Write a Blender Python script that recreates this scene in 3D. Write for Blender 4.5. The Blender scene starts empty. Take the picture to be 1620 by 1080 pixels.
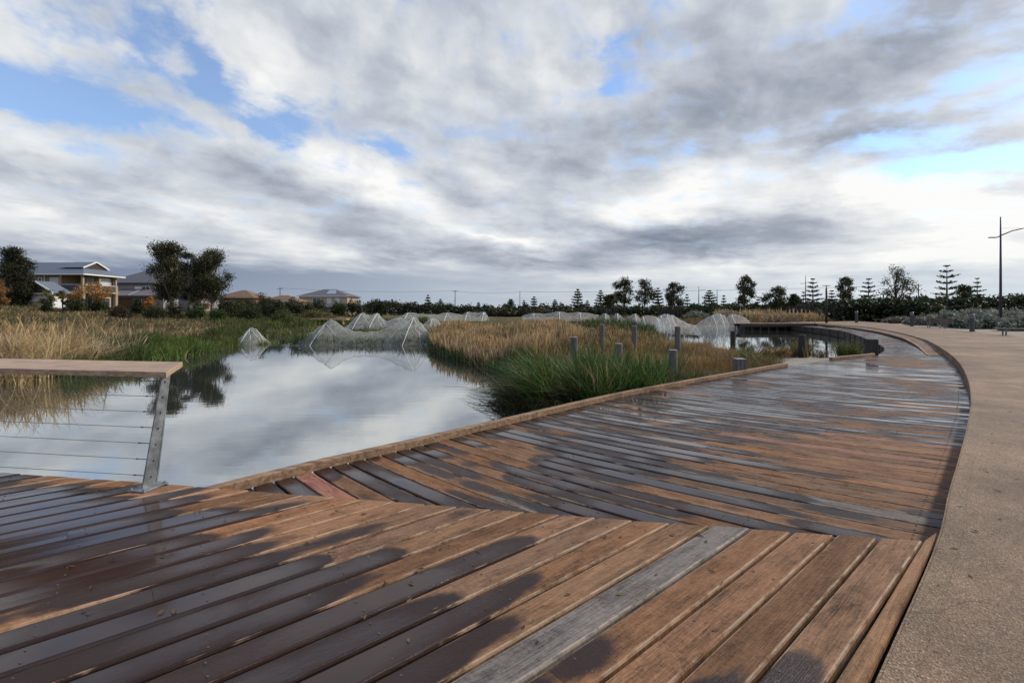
import bpy, math, random
import numpy as np
from math import sin, cos, tan, atan, atan2, pi, radians, sqrt

random.seed(7)
RNG = np.random.default_rng(11)
scene = bpy.context.scene
COL = scene.collection

# ------------------------------------------------------------------ camera
CAMZ = 2.2            # eye above the water (water is z = 0)
F = 750.0             # focal length in photo pixels (1620 wide)
HX, HY = 810.0, 492.0
cam_d = bpy.data.cameras.new('camera')
cam_d.sensor_width = 36.0
cam_d.lens = 36.0 * F / 1620.0
cam_d.shift_y = -(540 - HY) / 1620.0
cam_d.clip_start = 0.05
cam_d.clip_end = 8000
cam = bpy.data.objects.new('camera', cam_d)
cam.location = (0, 0, CAMZ)
cam.rotation_euler = (radians(90), 0, 0)
COL.objects.link(cam)
scene.camera = cam

SUN_EL, SUN_AZ = radians(36), radians(72)     # azimuth clockwise from +Y (view direction)

def G(px, py, z=0.0):
    """ground point (x, y) seen at photo pixel px,py on height z"""
    Y = F * (CAMZ - z) / (py - HY)
    return ((px - HX) / F * Y, Y)
def AT(px, Y):
    return (px - HX) / F * Y
def ZAT(py, Y):
    return CAMZ + (HY - py) / F * Y

# ------------------------------------------------------------------ node helpers
class NT:
    def __init__(self, tree):
        self.t = tree; self.n = tree.nodes; self.l = tree.links
    def new(self, typ, **kw):
        nd = self.n.new(typ)
        for k, v in kw.items():
            if hasattr(nd, k) and k not in ('inputs',):
                setattr(nd, k, v)
        return nd
    def put(self, sock, v):
        if v is None: return
        if isinstance(v, bpy.types.NodeSocket): self.l.new(v, sock)
        else: sock.default_value = v
    def math(self, op, a, b=None, c=None, clamp=False):
        nd = self.n.new('ShaderNodeMath'); nd.operation = op; nd.use_clamp = clamp
        self.put(nd.inputs[0], a); self.put(nd.inputs[1], b); self.put(nd.inputs[2], c)
        return nd.outputs[0]
    def vec(self, op, a, b=None):
        nd = self.n.new('ShaderNodeVectorMath'); nd.operation = op
        self.put(nd.inputs[0], a); self.put(nd.inputs[1], b)
        return nd.outputs[0] if op not in ('LENGTH', 'DOT_PRODUCT') else nd.outputs['Value']
    def comb(self, x, y, z=0.0):
        nd = self.n.new('ShaderNodeCombineXYZ')
        self.put(nd.inputs[0], x); self.put(nd.inputs[1], y); self.put(nd.inputs[2], z)
        return nd.outputs[0]
    def sep(self, v):
        nd = self.n.new('ShaderNodeSeparateXYZ'); self.put(nd.inputs[0], v)
        return nd.outputs
    def noise(self, v, scale=1, detail=2, rough=0.5, dist=0, color=False):
        nd = self.n.new('ShaderNodeTexNoise'); nd.noise_dimensions = '2D' if getattr(self, 'flat', False) else '3D'
        self.put(nd.inputs['Vector'], v); self.put(nd.inputs['Scale'], scale)
        self.put(nd.inputs['Detail'], detail); self.put(nd.inputs['Roughness'], rough)
        self.put(nd.inputs['Distortion'], dist)
        return nd.outputs['Color'] if color else nd.outputs['Fac']
    def vor(self, v, scale=1, out='Color', feature='F1'):
        nd = self.n.new('ShaderNodeTexVoronoi'); nd.feature = feature
        self.put(nd.inputs['Vector'], v); self.put(nd.inputs['Scale'], scale)
        return nd.outputs[out]
    def ss(self, v, a, b):
        nd = self.n.new('ShaderNodeMapRange'); nd.interpolation_type = 'SMOOTHSTEP'
        self.put(nd.inputs['Value'], v); nd.inputs['From Min'].default_value = a; nd.inputs['From Max'].default_value = b
        return nd.outputs[0]
    def lin(self, v, a, b, c=0.0, d=1.0):
        nd = self.n.new('ShaderNodeMapRange')
        self.put(nd.inputs['Value'], v)
        for s, q in zip(('From Min', 'From Max', 'To Min', 'To Max'), (a, b, c, d)): nd.inputs[s].default_value = q
        return nd.outputs[0]
    def mix(self, f, a, b, blend='MIX'):
        nd = self.n.new('ShaderNodeMix'); nd.data_type = 'RGBA'; nd.blend_type = blend
        nd.clamp_factor = True
        self.put(nd.inputs[0], f)
        for s, v in ((nd.inputs[6], a), (nd.inputs[7], b)):
            if isinstance(v, tuple) and len(v) == 3: v = v + (1.0,)
            self.put(s, v)
        return nd.outputs[2]
    def ramp(self, v, stops, interp='LINEAR'):
        nd = self.n.new('ShaderNodeValToRGB'); cr = nd.color_ramp; cr.interpolation = interp
        while len(cr.elements) < len(stops): cr.elements.new(0.5)
        for e, (p, c) in zip(cr.elements, stops):
            e.position = p; e.color = tuple(c) + (1.0,)
        self.put(nd.inputs[0], v)
        return nd.outputs[0]
    def attr(self, name, out='Color'):
        nd = self.n.new('ShaderNodeAttribute'); nd.attribute_name = name
        return nd.outputs[out]

# ------------------------------------------------------------------ world: Nishita sky behind a procedural cloud deck
world = bpy.data.worlds.new('World'); scene.world = world; world.use_nodes = True
W = NT(world.node_tree); W.n.clear(); W.flat = True
SKY_S = 0.15
d = W.new('ShaderNodeTexCoord').outputs['Generated']
sx, sy, sz = W.sep(d)
az = W.math('ARCTAN2', sx, sy)
el = W.math('ARCSINE', W.math('MAXIMUM', W.math('MINIMUM', sz, 1.0), -1.0))
zz = W.math('ADD', W.math('MAXIMUM', sz, 0.0), 0.16)
plane = W.comb(W.math('DIVIDE', sx, zz), W.math('DIVIDE', sy, zz), 0.0)
def mapping(v, loc=(0, 0, 0), rot=0.0, scale=(1, 1, 1), typ='TEXTURE'):
    nd = W.n.new('ShaderNodeMapping'); nd.vector_type = typ
    W.put(nd.inputs[0], v); nd.inputs[1].default_value = loc; nd.inputs[2].default_value = (0, 0, rot); nd.inputs[3].default_value = scale
    return nd.outputs[0]
ae = W.comb(az, el, 0.0)
elc = W.math('MULTIPLY', W.math('LOGARITHM', W.math('ADD', W.math('MAXIMUM', el, 0.0), 0.10), 2.718), 0.54)
sky2 = W.comb(az, elc, 0.0)
wn = W.noise(mapping(sky2, (.3, .1, 0), radians(-12), (1.0, .6, 1)), 4.2, 8, 0.62, 0.2, color=True)
wn = W.vec('MULTIPLY', W.vec('SUBTRACT', wn, (0.5, 0.5, 0.5)), (0.17, 0.10, 0.0))
aew = W.vec('ADD', ae, wn)
def pae(px, py):
    x = (px - HX) / F; z = (HY - py) / F
    return atan(x), atan2(z, sqrt(1 + x * x))
def blob_sum(blobs, base):
    acc = base
    for (px, py, rx, ry, rot, amt) in blobs:
        a, e = pae(px, py)
        v = mapping(aew, (a, e, 0), radians(rot), (rx / F, ry / F, 1))
        g = W.n.new('ShaderNodeTexGradient'); g.gradient_type = 'QUADRATIC_SPHERE'
        W.l.new(v, g.inputs[0])
        acc = W.math('MULTIPLY_ADD', g.outputs['Fac'], amt, acc)
    return acc
# cloud brightness: bright and dark masses (px, py, radius x, radius y, tilt, amount)
bright = [
    (190, 195, 330, 70, -8, .30), (330, 345, 420, 45, -14, .42), (610, 290, 300, 60, -22, .45), (60, 345, 200, 40, -5, .22),
    (40, 235, 180, 80, 0, .22), (60, 60, 260, 130, -20, .22), (250, 395, 330, 24, -6, .25), (780, 372, 200, 22, -10, .42),
    (1420, 300, 330, 85, -4, .60), (1600, 330, 200, 110, 0, .36), (1090, 300, 200, 70, -6, .42), (1010, 330, 160, 40, -4, .35),
    (1450, 410, 420, 55, 0, .34), (1150, 420, 260, 35, -4, .22), (960, 345, 130, 30, 0, .25), (420, 110, 230, 120, -25, .22),
    (700, 150, 260, 160, -20, .12), (860, 110, 120, 150, 0, .14), (1560, 150, 150, 70, 10, .20), (1300, 235, 160, 40, 0, .12),
    (1120, 175, 190, 130, -12, -.34), (1010, 95, 160, 110, 0, -.14), (1430, 60, 260, 110, 10, -.26), (690, 90, 300, 150, -25, -.10), (720, 130, 160, 90, -30, -.10),
    (370, 265, 330, 60, -16, -.26), (90, 290, 260, 50, -4, -.26), (560, 330, 220, 36, -12, -.20), (640, 395, 420, 40, -4, -.24),
    (1080, 385, 360, 50, 2, -.55), (860, 405, 260, 26, 0, -.22), (920, 265, 190, 60, -12, -.26), (1240, 355, 240, 40, 0, -.20),
    (1560, 290, 110, 30, 0, -.30), (200, 320, 220, 22, -8, -.10), (750, 310, 160, 40, -20, -.12), (1330, 190, 260, 80, -10, -.12),
]
holes = [
    (90, 152, 230, 52, -4, 1.35), (20, 175, 110, 36, 0, .5), (300, 85, 130, 46, -35, .62), (410, 190, 110, 30, -8, .95), (495, 195, 60, 20, 0, .3),
    (610, 238, 90, 34, -25, .72), (330, 130, 70, 34, -30, .40), (975, 72, 80, 46, 0, .95), (975, 128, 70, 44, 0, .75), (1080, 238, 90, 26, 0, .45),
    (1530, 246, 170, 34, 3, 1.1), (1390, 218, 110, 30, -4, .70), (1515, 132, 60, 40, 0, .55), (1600, 100, 60, 30, 0, .4), (1320, 30, 80, 40, 0, .38), (480, 165, 60, 26, -20, .45),
    (180, 40, 200, 60, -20, .48), (250, 30, 140, 60, -30, .42), (60, 80, 120, 40, -10, .35), (600, 40, 130, 30, -30, .2),
]
def vorn(v, scale, detail=3.0, rough=.5):
    nd = W.n.new('ShaderNodeTexVoronoi'); nd.voronoi_dimensions = '2D'; nd.feature = 'SMOOTH_F1'; nd.normalize = True
    W.put(nd.inputs['Vector'], v); nd.inputs['Scale'].default_value = scale
    nd.inputs['Detail'].default_value = detail; nd.inputs['Roughness'].default_value = rough; nd.inputs['Smoothness'].default_value = .6
    return nd.outputs['Distance']
# cloud layers flatten towards the horizon: elevation is stretched there
wv = W.noise(sky2, 3.4, 6, .55, 0, color=True)
skyw = W.vec('ADD', sky2, W.vec('MULTIPLY', W.vec('SUBTRACT', wv, (.5, .5, .5)), (.10, .06, 0)))
n_big = W.noise(mapping(skyw, (0.4, .2, 0), radians(-12), (1.0, .42, 1)), 3.0, 10, .54, .0)
n_lump = W.noise(mapping(skyw, (1.7, .3, 0), radians(-8), (1.0, .46, 1)), 5.6, 9, .55, .0)
n_fine = W.noise(mapping(skyw, (0, 0, 0), radians(-8), (1.0, .6, 1)), 12.0, 8, .58, .0)
puff = W.math('SUBTRACT', 1.0, vorn(W.vec('ADD', skyw, W.vec('MULTIPLY', W.vec('SUBTRACT', W.noise(sky2, 14, 4, .5, 0, color=True), (.5, .5, .5)), (.05, .05, 0))), 7.0, 3.0, .55))
b = blob_sum(bright, 0.60)
b = W.math('MULTIPLY_ADD', W.math('SUBTRACT', n_big, 0.5), 0.62, b)
b = W.math('MULTIPLY_ADD', W.math('SUBTRACT', n_fine, 0.5), 0.30, b)
b = W.math('MULTIPLY_ADD', W.math('SUBTRACT', n_lump, 0.5), 0.46, b)
b = W.math('MULTIPLY_ADD', W.math('SUBTRACT', puff, 0.72), 0.55, b)
cloud = W.ramp(b, [(0.0, (.20, .235, .30)), (.30, (.335, .37, .435)), (.52, (.49, .53, .595)), (.72, (.66, .685, .715)), (.92, (.82, .825, .82)), (1.12 / 1.12, (.90, .895, .88))])
h = blob_sum(holes + [(200, 110, 420, 200, -15, .10), (1480, 170, 320, 160, 0, .16), (520, 200, 260, 110, -20, .16), (1010, 180, 200, 160, 0, .14)], 0.0)
h = W.math('MULTIPLY_ADD', W.math('SUBTRACT', n_fine, 0.50), 1.1, h)
h = W.math('MULTIPLY_ADD', W.math('SUBTRACT', n_lump, 0.5), 1.0, h)
h = W.math('MULTIPLY_ADD', W.math('SUBTRACT', puff, 0.72), -.7, h)
h = W.math('MULTIPLY_ADD', W.ss(el, 0.57, 0.86), 0.95, h)
hole = W.math('MULTIPLY', W.math('MULTIPLY', W.ss(h, 0.04, 0.74), 0.94), W.ss(el, 0.10, 0.20))
# distant rain-grey band under the cloud base
edge_n = W.math('MULTIPLY_ADD', W.math('SUBTRACT', n_lump, 0.5), 0.05, el)
bandL = W.math('MULTIPLY', W.math('SUBTRACT', 1.0, W.ss(edge_n, 0.066, 0.108)), W.math('SUBTRACT', 1.0, W.ss(az, -0.35, 0.25)))
bandR = W.math('MULTIPLY', W.math('SUBTRACT', 1.0, W.ss(edge_n, 0.01, 0.10)), 0.75)
bandLc = W.mix(W.ss(az, -0.85, 0.05), (.165, .21, .31), (.37, .43, .51))
bandLc = W.mix(W.ss(el, 0.0, 0.09), W.mix(0.22, bandLc, (.50, .56, .63)), bandLc)
bandRc = W.mix(W.ss(az, 0.0, 0.6), (.46, .52, .58), (.60, .68, .73))
nish = W.new('ShaderNodeTexSky'); nish.sky_type = 'NISHITA'; nish.sun_disc = False
nish.sun_elevation = SUN_EL; nish.sun_rotation = SUN_AZ
nish.air_density = 1.0; nish.dust_density = 0.4; nish.ozone_density = 3.0
cl10 = lambda c: W.vec('SCALE', c) if False else W.mix(1.0, c, (1 / SKY_S,) * 3, 'MULTIPLY')
c = W.mix(bandR, cloud, bandRc)
c = W.mix(bandL, c, bandLc)
c = cl10(c)
blue = W.mix(0.07, W.mix(1.0, nish.outputs[0], (1.05, 1.14, 1.24), 'MULTIPLY'), (.75 / SKY_S, .80 / SKY_S, .86 / SKY_S))
c = W.mix(hole, c, blue)
bg = W.new('ShaderNodeBackground'); bg.inputs['Strength'].default_value = SKY_S
W.l.new(c, bg.inputs['Color'])
wo = W.new('ShaderNodeOutputWorld'); W.l.new(bg.outputs[0], wo.inputs[0])
for s in W.n:
    if s.type == 'MIX': s.clamp_result = False

# ------------------------------------------------------------------ sun (thin cloud: soft)
sl = bpy.data.lights.new('sun', 'SUN'); sl.energy = 3.0; sl.angle = radians(6); sl.color = (1.0, .91, .78)
so = bpy.data.objects.new('sun', sl); COL.objects.link(so)
so.rotation_euler = (pi / 2 - SUN_EL, 0, -SUN_AZ + pi)
so.rotation_euler = (radians(90) - SUN_EL, 0, pi - SUN_AZ)
scene.view_settings.view_transform = 'Standard'; scene.view_settings.look = 'None'
scene.view_settings.exposure = 0.12; scene.view_settings.gamma = 1.0
scene.cycles.max_bounces = 6; scene.cycles.transparent_max_bounces = 12
scene.cycles.use_denoising = True

# ------------------------------------------------------------------ materials
def mat(name):
    m = bpy.data.materials.new(name); m.use_nodes = True
    t = NT(m.node_tree); t.n.clear()
    out = t.new('ShaderNodeOutputMaterial'); p = t.new('ShaderNodeBsdfPrincipled')
    t.l.new(p.outputs[0], out.inputs[0])
    t.out = out; t.p = p; t.mat = m
    return t
def bump(t, h, strength=0.3, dist=0.01):
    nd = t.new('ShaderNodeBump'); t.put(nd.inputs['Height'], h)
    nd.inputs['Strength'].default_value = strength; nd.inputs['Distance'].default_value = dist
    t.l.new(nd.outputs[0], t.p.inputs['Normal'])
def simple(name, col, rough=.6, var=.18, scale=6.0, metal=0.0, bmp=.15, spec=.5):
    t = mat(name)
    co = t.new('ShaderNodeTexCoord').outputs['Object']
    n = t.noise(co, scale, 6, .6)
    lo = tuple(c * (1 - var) for c in col); hi = tuple(min(1, c * (1 + var)) for c in col)
    t.put(t.p.inputs['Base Color'], t.mix(n, lo, hi))
    t.p.inputs['Roughness'].default_value = rough; t.p.inputs['Metallic'].default_value = metal
    t.p.inputs['Specular IOR Level'].default_value = spec
    if bmp: bump(t, t.noise(co, scale * 6, 4, .6), bmp, .01)
    return t.mat

def wood_boards(name):
    t = mat(name)
    uvb = t.attr('uvb', 'Vector'); u, v, r = t.sep(uvb)
    wet_a = t.attr('wet', 'Fac'); tint = t.attr('tint', 'Color')
    ro = t.math('MULTIPLY', r, 71.0)
    um = t.math('ADD', u, t.math('MULTIPLY', r, 37.0))
    vm = t.math('MULTIPLY', v, 0.19)
    P = t.comb(um, vm, ro)
    grain = t.noise(t.vec('MULTIPLY', P, (5.0, 170.0, 1.0)), 1.0, 6, .65, .6)
    fibre = t.noise(t.vec('MULTIPLY', P, (26.0, 420.0, 1.0)), 1.0, 4, .6)
    saw = t.noise(t.vec('MULTIPLY', P, (60.0, 30.0, 1.0)), 1.0, 5, .7, 1.0)
    mott = t.noise(t.vec('MULTIPLY', P, (2.6, 9.0, 1.0)), 1.0, 7, .62, .4)
    va = t.math('ABSOLUTE', t.math('MULTIPLY_ADD', v, 2.0, -1.0))
    k = t.math('MULTIPLY_ADD', grain, 1.5, -.08)
    k = t.math('MULTIPLY_ADD', t.math('SUBTRACT', mott, .5), 1.7, k)
    k = t.math('MULTIPLY_ADD', t.math('SUBTRACT', saw, .5), 1.1, k)
    k = t.math('MULTIPLY_ADD', t.math('SUBTRACT', fibre, .5), .85, k)
    k = t.math('MAXIMUM', k, .12)
    kc = t.comb(k, k, k)
    dry = t.mix(1.0, tint, kc, 'MULTIPLY')
    # grey dirt in the low spots, bleached fuzzy arrises
    dry = t.mix(t.math('MULTIPLY', t.ss(mott, .56, .72), .55), dry, (.085, .062, .046))
    en = t.noise(t.vec('MULTIPLY', P, (7.0, 40.0, 1.0)), 1.0, 6, .7)
    nz = t.sep(t.new('ShaderNodeNewGeometry').outputs['True Normal'])[2]
    edge = t.math('MULTIPLY', t.math('MULTIPLY', t.ss(va, .74, .86), t.ss(en, .38, .58)), t.ss(nz, .25, .6))
    dry = t.mix(t.math('MULTIPLY', edge, .70), dry, (.58, .45, .32))
    spk = t.ss(t.noise(t.vec('MULTIPLY', P, (140.0, 260.0, 1.0)), 1.0, 2, .5), .66, .74)
    dry = t.mix(t.math('MULTIPLY', spk, .40), dry, (.46, .38, .29))
    # wet film: lobes that run along each board
    w = t.noise(t.comb(t.math('MULTIPLY', um, .80), ro, 3.0), 1.0, 2, .5)
    w = t.math('MULTIPLY_ADD', t.math('SUBTRACT', w, .5), 1.30, wet_a)
    side = t.math('MULTIPLY', t.math('SUBTRACT', t.math('FRACT', t.math('MULTIPLY', r, 7.31)), .5), 1.0)
    vv = t.math('SUBTRACT', t.math('MULTIPLY_ADD', v, 2.0, -1.0), side)
    w = t.math('MULTIPLY_ADD', t.math('MULTIPLY', vv, vv), -.085, w)
    w = t.math('MULTIPLY_ADD', t.math('SUBTRACT', t.noise(t.vec('MULTIPLY', P, (14.0, 30.0, 1.0)), 1.0, 5, .6), .5), .09, w)
    w = t.math('MULTIPLY_ADD', edge, -.10, w)
    damp = t.ss(w, .43, .505)
    film = t.ss(w, .53, .74)
    wetc = t.mix(1.0, t.mix(1.0, tint, (.125, .095, .092), 'MULTIPLY'), t.comb(t.math('MULTIPLY_ADD', grain, .9, .5),) if False else t.mix(grain, (.75, .75, .75), (1.25, 1.25, 1.25)), 'MULTIPLY')
    wetc = t.mix(.38, wetc, (.026, .022, .023))
    t.put(t.p.inputs['Base Color'], t.mix(damp, dry, wetc))
    rn = t.noise(t.vec('MULTIPLY', P, (4.0, 14.0, 1.0)), 1.0, 4, .6)
    rw = t.math('MULTIPLY_ADD', t.math('SUBTRACT', 1.0, film), .30, t.math('MULTIPLY_ADD', rn, .14, .02))
    rg = t.math('ADD', t.math('MULTIPLY', t.math('SUBTRACT', 1.0, damp), .82), t.math('MULTIPLY', damp, rw))
    t.put(t.p.inputs['Roughness'], rg)
    t.put(t.p.inputs['Specular IOR Level'], t.math('MULTIPLY_ADD', film, .38, .20))
    hgt = t.math('MULTIPLY', t.math('ADD', t.math('ADD', grain, saw), t.math('MULTIPLY', fibre, .6)), t.math('MULTIPLY_ADD', film, -.93, 1.0))
    bump(t, hgt, .55, .004)
    return t.mat
M_DECK = wood_boards('weathered_deck_timber')

def timber(name, col, dark, rough=.75, axis=0, scale=1.0):
    t = mat(name)
    co = t.new('ShaderNodeTexCoord').outputs['Object']
    s = [30.0 * scale] * 3; s[axis] = 2.2 * scale
    g = t.noise(t.vec('MULTIPLY', co, tuple(s)), 1.0, 7, .65, .4)
    m = t.noise(co, 2.2, 5, .6)
    c = t.mix(t.ss(g, .3, .72), dark, col)
    c = t.mix(t.math('MULTIPLY', t.ss(m, .5, .75), .5), c, tuple(x * .55 for x in dark))
    t.put(t.p.inputs['Base Color'], c); t.p.inputs['Roughness'].default_value = rough
    t.p.inputs['Specular IOR Level'].default_value = .3
    bump(t, g, .4, .006)
    return t.mat
M_RAILWOOD = timber('handrail_hardwood', (.56, .40, .28), (.27, .165, .10), .6, 0, 2.4)
M_BEAM = timber('edge_beam_hardwood', (.38, .25, .155), (.15, .085, .05), .75, 0, .8)
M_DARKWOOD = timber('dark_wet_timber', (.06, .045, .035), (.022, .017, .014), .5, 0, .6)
M_POST = timber('grey_weathered_timber', (.20, .185, .18), (.085, .078, .076), .85, 2, .8)
M_POSTTOP = timber('pale_post_end_grain', (.44, .42, .40), (.27, .25, .235), .85, 2, 2.0)
M_POSTDARK = timber('dark_tarred_timber', (.05, .045, .044), (.02, .018, .018), .7, 2, .8)
M_BENCH = timber('bench_slat_timber', (.17, .105, .085), (.09, .055, .045), .6, 0, 1.0)
M_BENCHPALE = timber('pale_bench_slat_timber', (.28, .22, .18), (.15, .115, .09), .6, 0, 1.0)

t = mat('galvanised_steel')
co = t.new('ShaderNodeTexCoord').outputs['Object']
n = t.vor(co, 40, 'Color'); n2 = t.noise(co, 9, 5, .6)
t.put(t.p.inputs['Base Color'], t.mix(t.ss(n2, .35, .7), (.17, .185, .20), (.34, .355, .37)))
t.p.inputs['Metallic'].default_value = .65
t.put(t.p.inputs['Roughness'], t.lin(t.noise(co, 60, 3, .5), .3, .7, .38, .62))
bump(t, t.noise(co, 30, 4, .6), .12, .003)
M_GALV = t.mat
M_CABLE = simple('stainless_cable', (.23, .22, .22), .45, .2, 20, .7, 0)

def aggregate(name, cols, kerb=False):
    t = mat(name)
    co = t.new('ShaderNodeTexCoord').outputs['Object']
    v1 = t.sep(t.vor(co, 135, 'Color'))[0]; v2 = t.sep(t.vor(co, 300, 'Color'))[1]
    big = t.noise(co, .7, 6, .62, .3); mid = t.noise(co, 5, 6, .65)
    c = t.ramp(v1, [(0, cols[0]), (.35, cols[1]), (.7, cols[2]), (.93, cols[3]), (1.0, (.62, .56, .48))])
    c2 = t.ramp(v2, [(0, cols[0]), (.5, cols[1]), (1, cols[3])])
    c = t.mix(.45, c, c2)
    k = t.math('MULTIPLY_ADD', t.math('SUBTRACT', big, .5), 1.7, .76)
    k = t.math('MULTIPLY', k, t.math('MULTIPLY_ADD', mid, .7, .65))
    c = t.mix(1.0, c, t.comb(k, k, k), 'MULTIPLY')
    stain = t.ss(t.noise(co, 1.1, 7, .7, .8), .60, .74)
    c = t.mix(t.math('MULTIPLY', stain, .45), c, (.085, .068, .052))
    wob = t.vec('ADD', co, t.vec('MULTIPLY', t.vec('SUBTRACT', t.noise(co, 1.3, 6, .65, 0, color=True), (.5, .5, .5)), (.5, .5, 0)))
    crk = t.math('SUBTRACT', 1.0, t.ss(t.vor(wob, .30, 'Distance', 'DISTANCE_TO_EDGE'), .0006, .0022))
    crk = t.math('MULTIPLY', crk, t.ss(t.noise(co, .35, 3, .5), .48, .58))
    c = t.mix(t.math('MULTIPLY', crk, .5), c, (.03, .024, .02))
    t.put(t.p.inputs['Base Color'], c); t.p.inputs['Roughness'].default_value = .8
    t.p.inputs['Specular IOR Level'].default_value = .35
    bump(t, t.vor(co, 135, 'Distance'), .6, .005)
    return t.mat
M_PATH = aggregate('exposed_aggregate_concrete', [(.115, .066, .038), (.245, .150, .088), (.345, .225, .136), (.48, .335, .215)])
M_KERB = aggregate('stained_concrete_kerb', [(.11, .066, .038), (.235, .150, .085), (.335, .225, .132), (.47, .335, .21)])

def ground_mat():
    t = mat('bank_soil')
    co = t.new('ShaderNodeTexCoord').outputs['Object']
    n = t.noise(co, .22, 8, .62, .4); n2 = t.noise(co, 3.5, 8, .68); n3 = t.noise(co, 40, 4, .6)
    c = t.mix(t.ss(n, .38, .62), (.075, .082, .03), (.19, .145, .08))
    c = t.mix(t.math('MULTIPLY', t.ss(n2, .5, .7), .6), c, (.05, .052, .022))
    pale = t.attr('pale', 'Fac')
    sand = t.mix(n3, t.mix(n2, (.34, .29, .23), (.50, .44, .36)), (.46, .41, .34))
    dead = t.ss(t.noise(co, 7, 6, .7), .62, .72)
    sand = t.mix(t.math('MULTIPLY', t.ss(t.noise(co, 1.7, 6, .7), .45, .7), .45), sand, (.27, .215, .155))
    sand = t.mix(t.math('MULTIPLY', dead, .65), sand, (.13, .10, .07))
    c = t.mix(t.ss(t.math('MULTIPLY_ADD', t.math('SUBTRACT', n2, .5), .5, pale), .4, .6), c, sand)
    t.put(t.p.inputs['Base Color'], c); t.p.inputs['Roughness'].default_value = .95
    t.p.inputs['Specular IOR Level'].default_value = .1
    bump(t, t.math('ADD', n2, t.math('MULTIPLY', n3, 1.6)), .9, .05)
    return t.mat
M_GROUND = ground_mat()

def water_mat():
    t = mat('pond_water'); t.n.remove(t.p)
    co = t.new('ShaderNodeTexCoord').outputs['Object']
    geo = t.new('ShaderNodeNewGeometry')
    rp = t.noise(t.vec('MULTIPLY', co, (1.2, 4.5, 1.0)), 1.0, 3, .5, .4)
    rp2 = t.noise(t.vec('MULTIPLY', co, (.35, .8, 1.0)), 1.0, 4, .55)
    nd = t.new('ShaderNodeBump'); t.put(nd.inputs['Height'], t.math('MULTIPLY_ADD', rp2, .8, rp)); nd.inputs['Strength'].default_value = .042; nd.inputs['Distance'].default_value = .020
    gl = t.new('ShaderNodeBsdfGlossy'); gl.inputs['Roughness'].default_value = .016
    gl.inputs['Color'].default_value = (.93, .95, .95, 1)
    df = t.new('ShaderNodeBsdfDiffuse'); df.inputs['Color'].default_value = (.05, .054, .047, 1)
    lw = t.new('ShaderNodeFresnel'); lw.inputs['IOR'].default_value = 2.6
    for q in (gl, lw): t.l.new(nd.outputs[0], q.inputs['Normal'])
    mx = t.new('ShaderNodeMixShader')
    t.put(mx.inputs[0], t.math('MINIMUM', t.math('MULTIPLY_ADD', lw.outputs[0], .62, .38), .86))
    t.l.new(df.outputs[0], mx.inputs[1]); t.l.new(gl.outputs[0], mx.inputs[2]); t.l.new(mx.outputs[0], t.out.inputs[0])
    return t.mat
M_WATER = water_mat()

def blade_mat(name, transl=.3, rough=.55):
    t = mat(name)
    c = t.attr('col', 'Color')
    t.put(t.p.inputs['Base Color'], c); t.p.inputs['Roughness'].default_value = rough
    t.p.inputs['Specular IOR Level'].default_value = .25
    tr = t.new('ShaderNodeBsdfTranslucent'); t.l.new(c, tr.inputs[0])
    mx = t.new('ShaderNodeMixShader'); mx.inputs[0].default_value = transl
    t.l.new(t.p.outputs[0], mx.inputs[1]); t.l.new(tr.outputs[0], mx.inputs[2]); t.l.new(mx.outputs[0], t.out.inputs[0])
    return t.mat
M_BLADE = blade_mat('grass_blade', .28)
M_LEAF = blade_mat('tree_leaf', .22, .5)
M_BARK = simple('gum_bark', (.20, .17, .145), .9, .35, 8)
M_BARKDARK = simple('dark_bark', (.075, .06, .05), .9, .35, 8)

def net_mat():
    t = mat('bird_netting'); t.n.remove(t.p)
    co = t.new('ShaderNodeTexCoord').outputs['Object']
    n = t.noise(co, 1.6, 6, .7, .5)
    streak = t.noise(t.vec('MULTIPLY', co, (5.0, 5.0, 1.2)), 1.0, 5, .7)
    df = t.new('ShaderNodeBsdfDiffuse'); df.inputs['Color'].default_value = (.80, .80, .77, 1)
    tl = t.new('ShaderNodeBsdfTranslucent'); tl.inputs['Color'].default_value = (.62, .62, .58, 1)
    m0 = t.new('ShaderNodeMixShader'); m0.inputs[0].default_value = .4
    t.l.new(df.outputs[0], m0.inputs[1]); t.l.new(tl.outputs[0], m0.inputs[2])
    tr = t.new('ShaderNodeBsdfTransparent')
    mx = t.new('ShaderNodeMixShader')
    f = t.math('MULTIPLY_ADD', t.math('SUBTRACT', streak, .5), .55, t.lin(n, .3, .7, .10, .34), clamp=True)
    t.put(mx.inputs[0], f)
    t.l.new(tr.outputs[0], mx.inputs[1]); t.l.new(m0.outputs[0], mx.inputs[2]); t.l.new(mx.outputs[0], t.out.inputs[0])
    return t.mat
M_NET = net_mat()
M_HOOP = simple('white_poly_pipe', (.72, .72, .69), .5, .08, 3, 0, 0)

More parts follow.
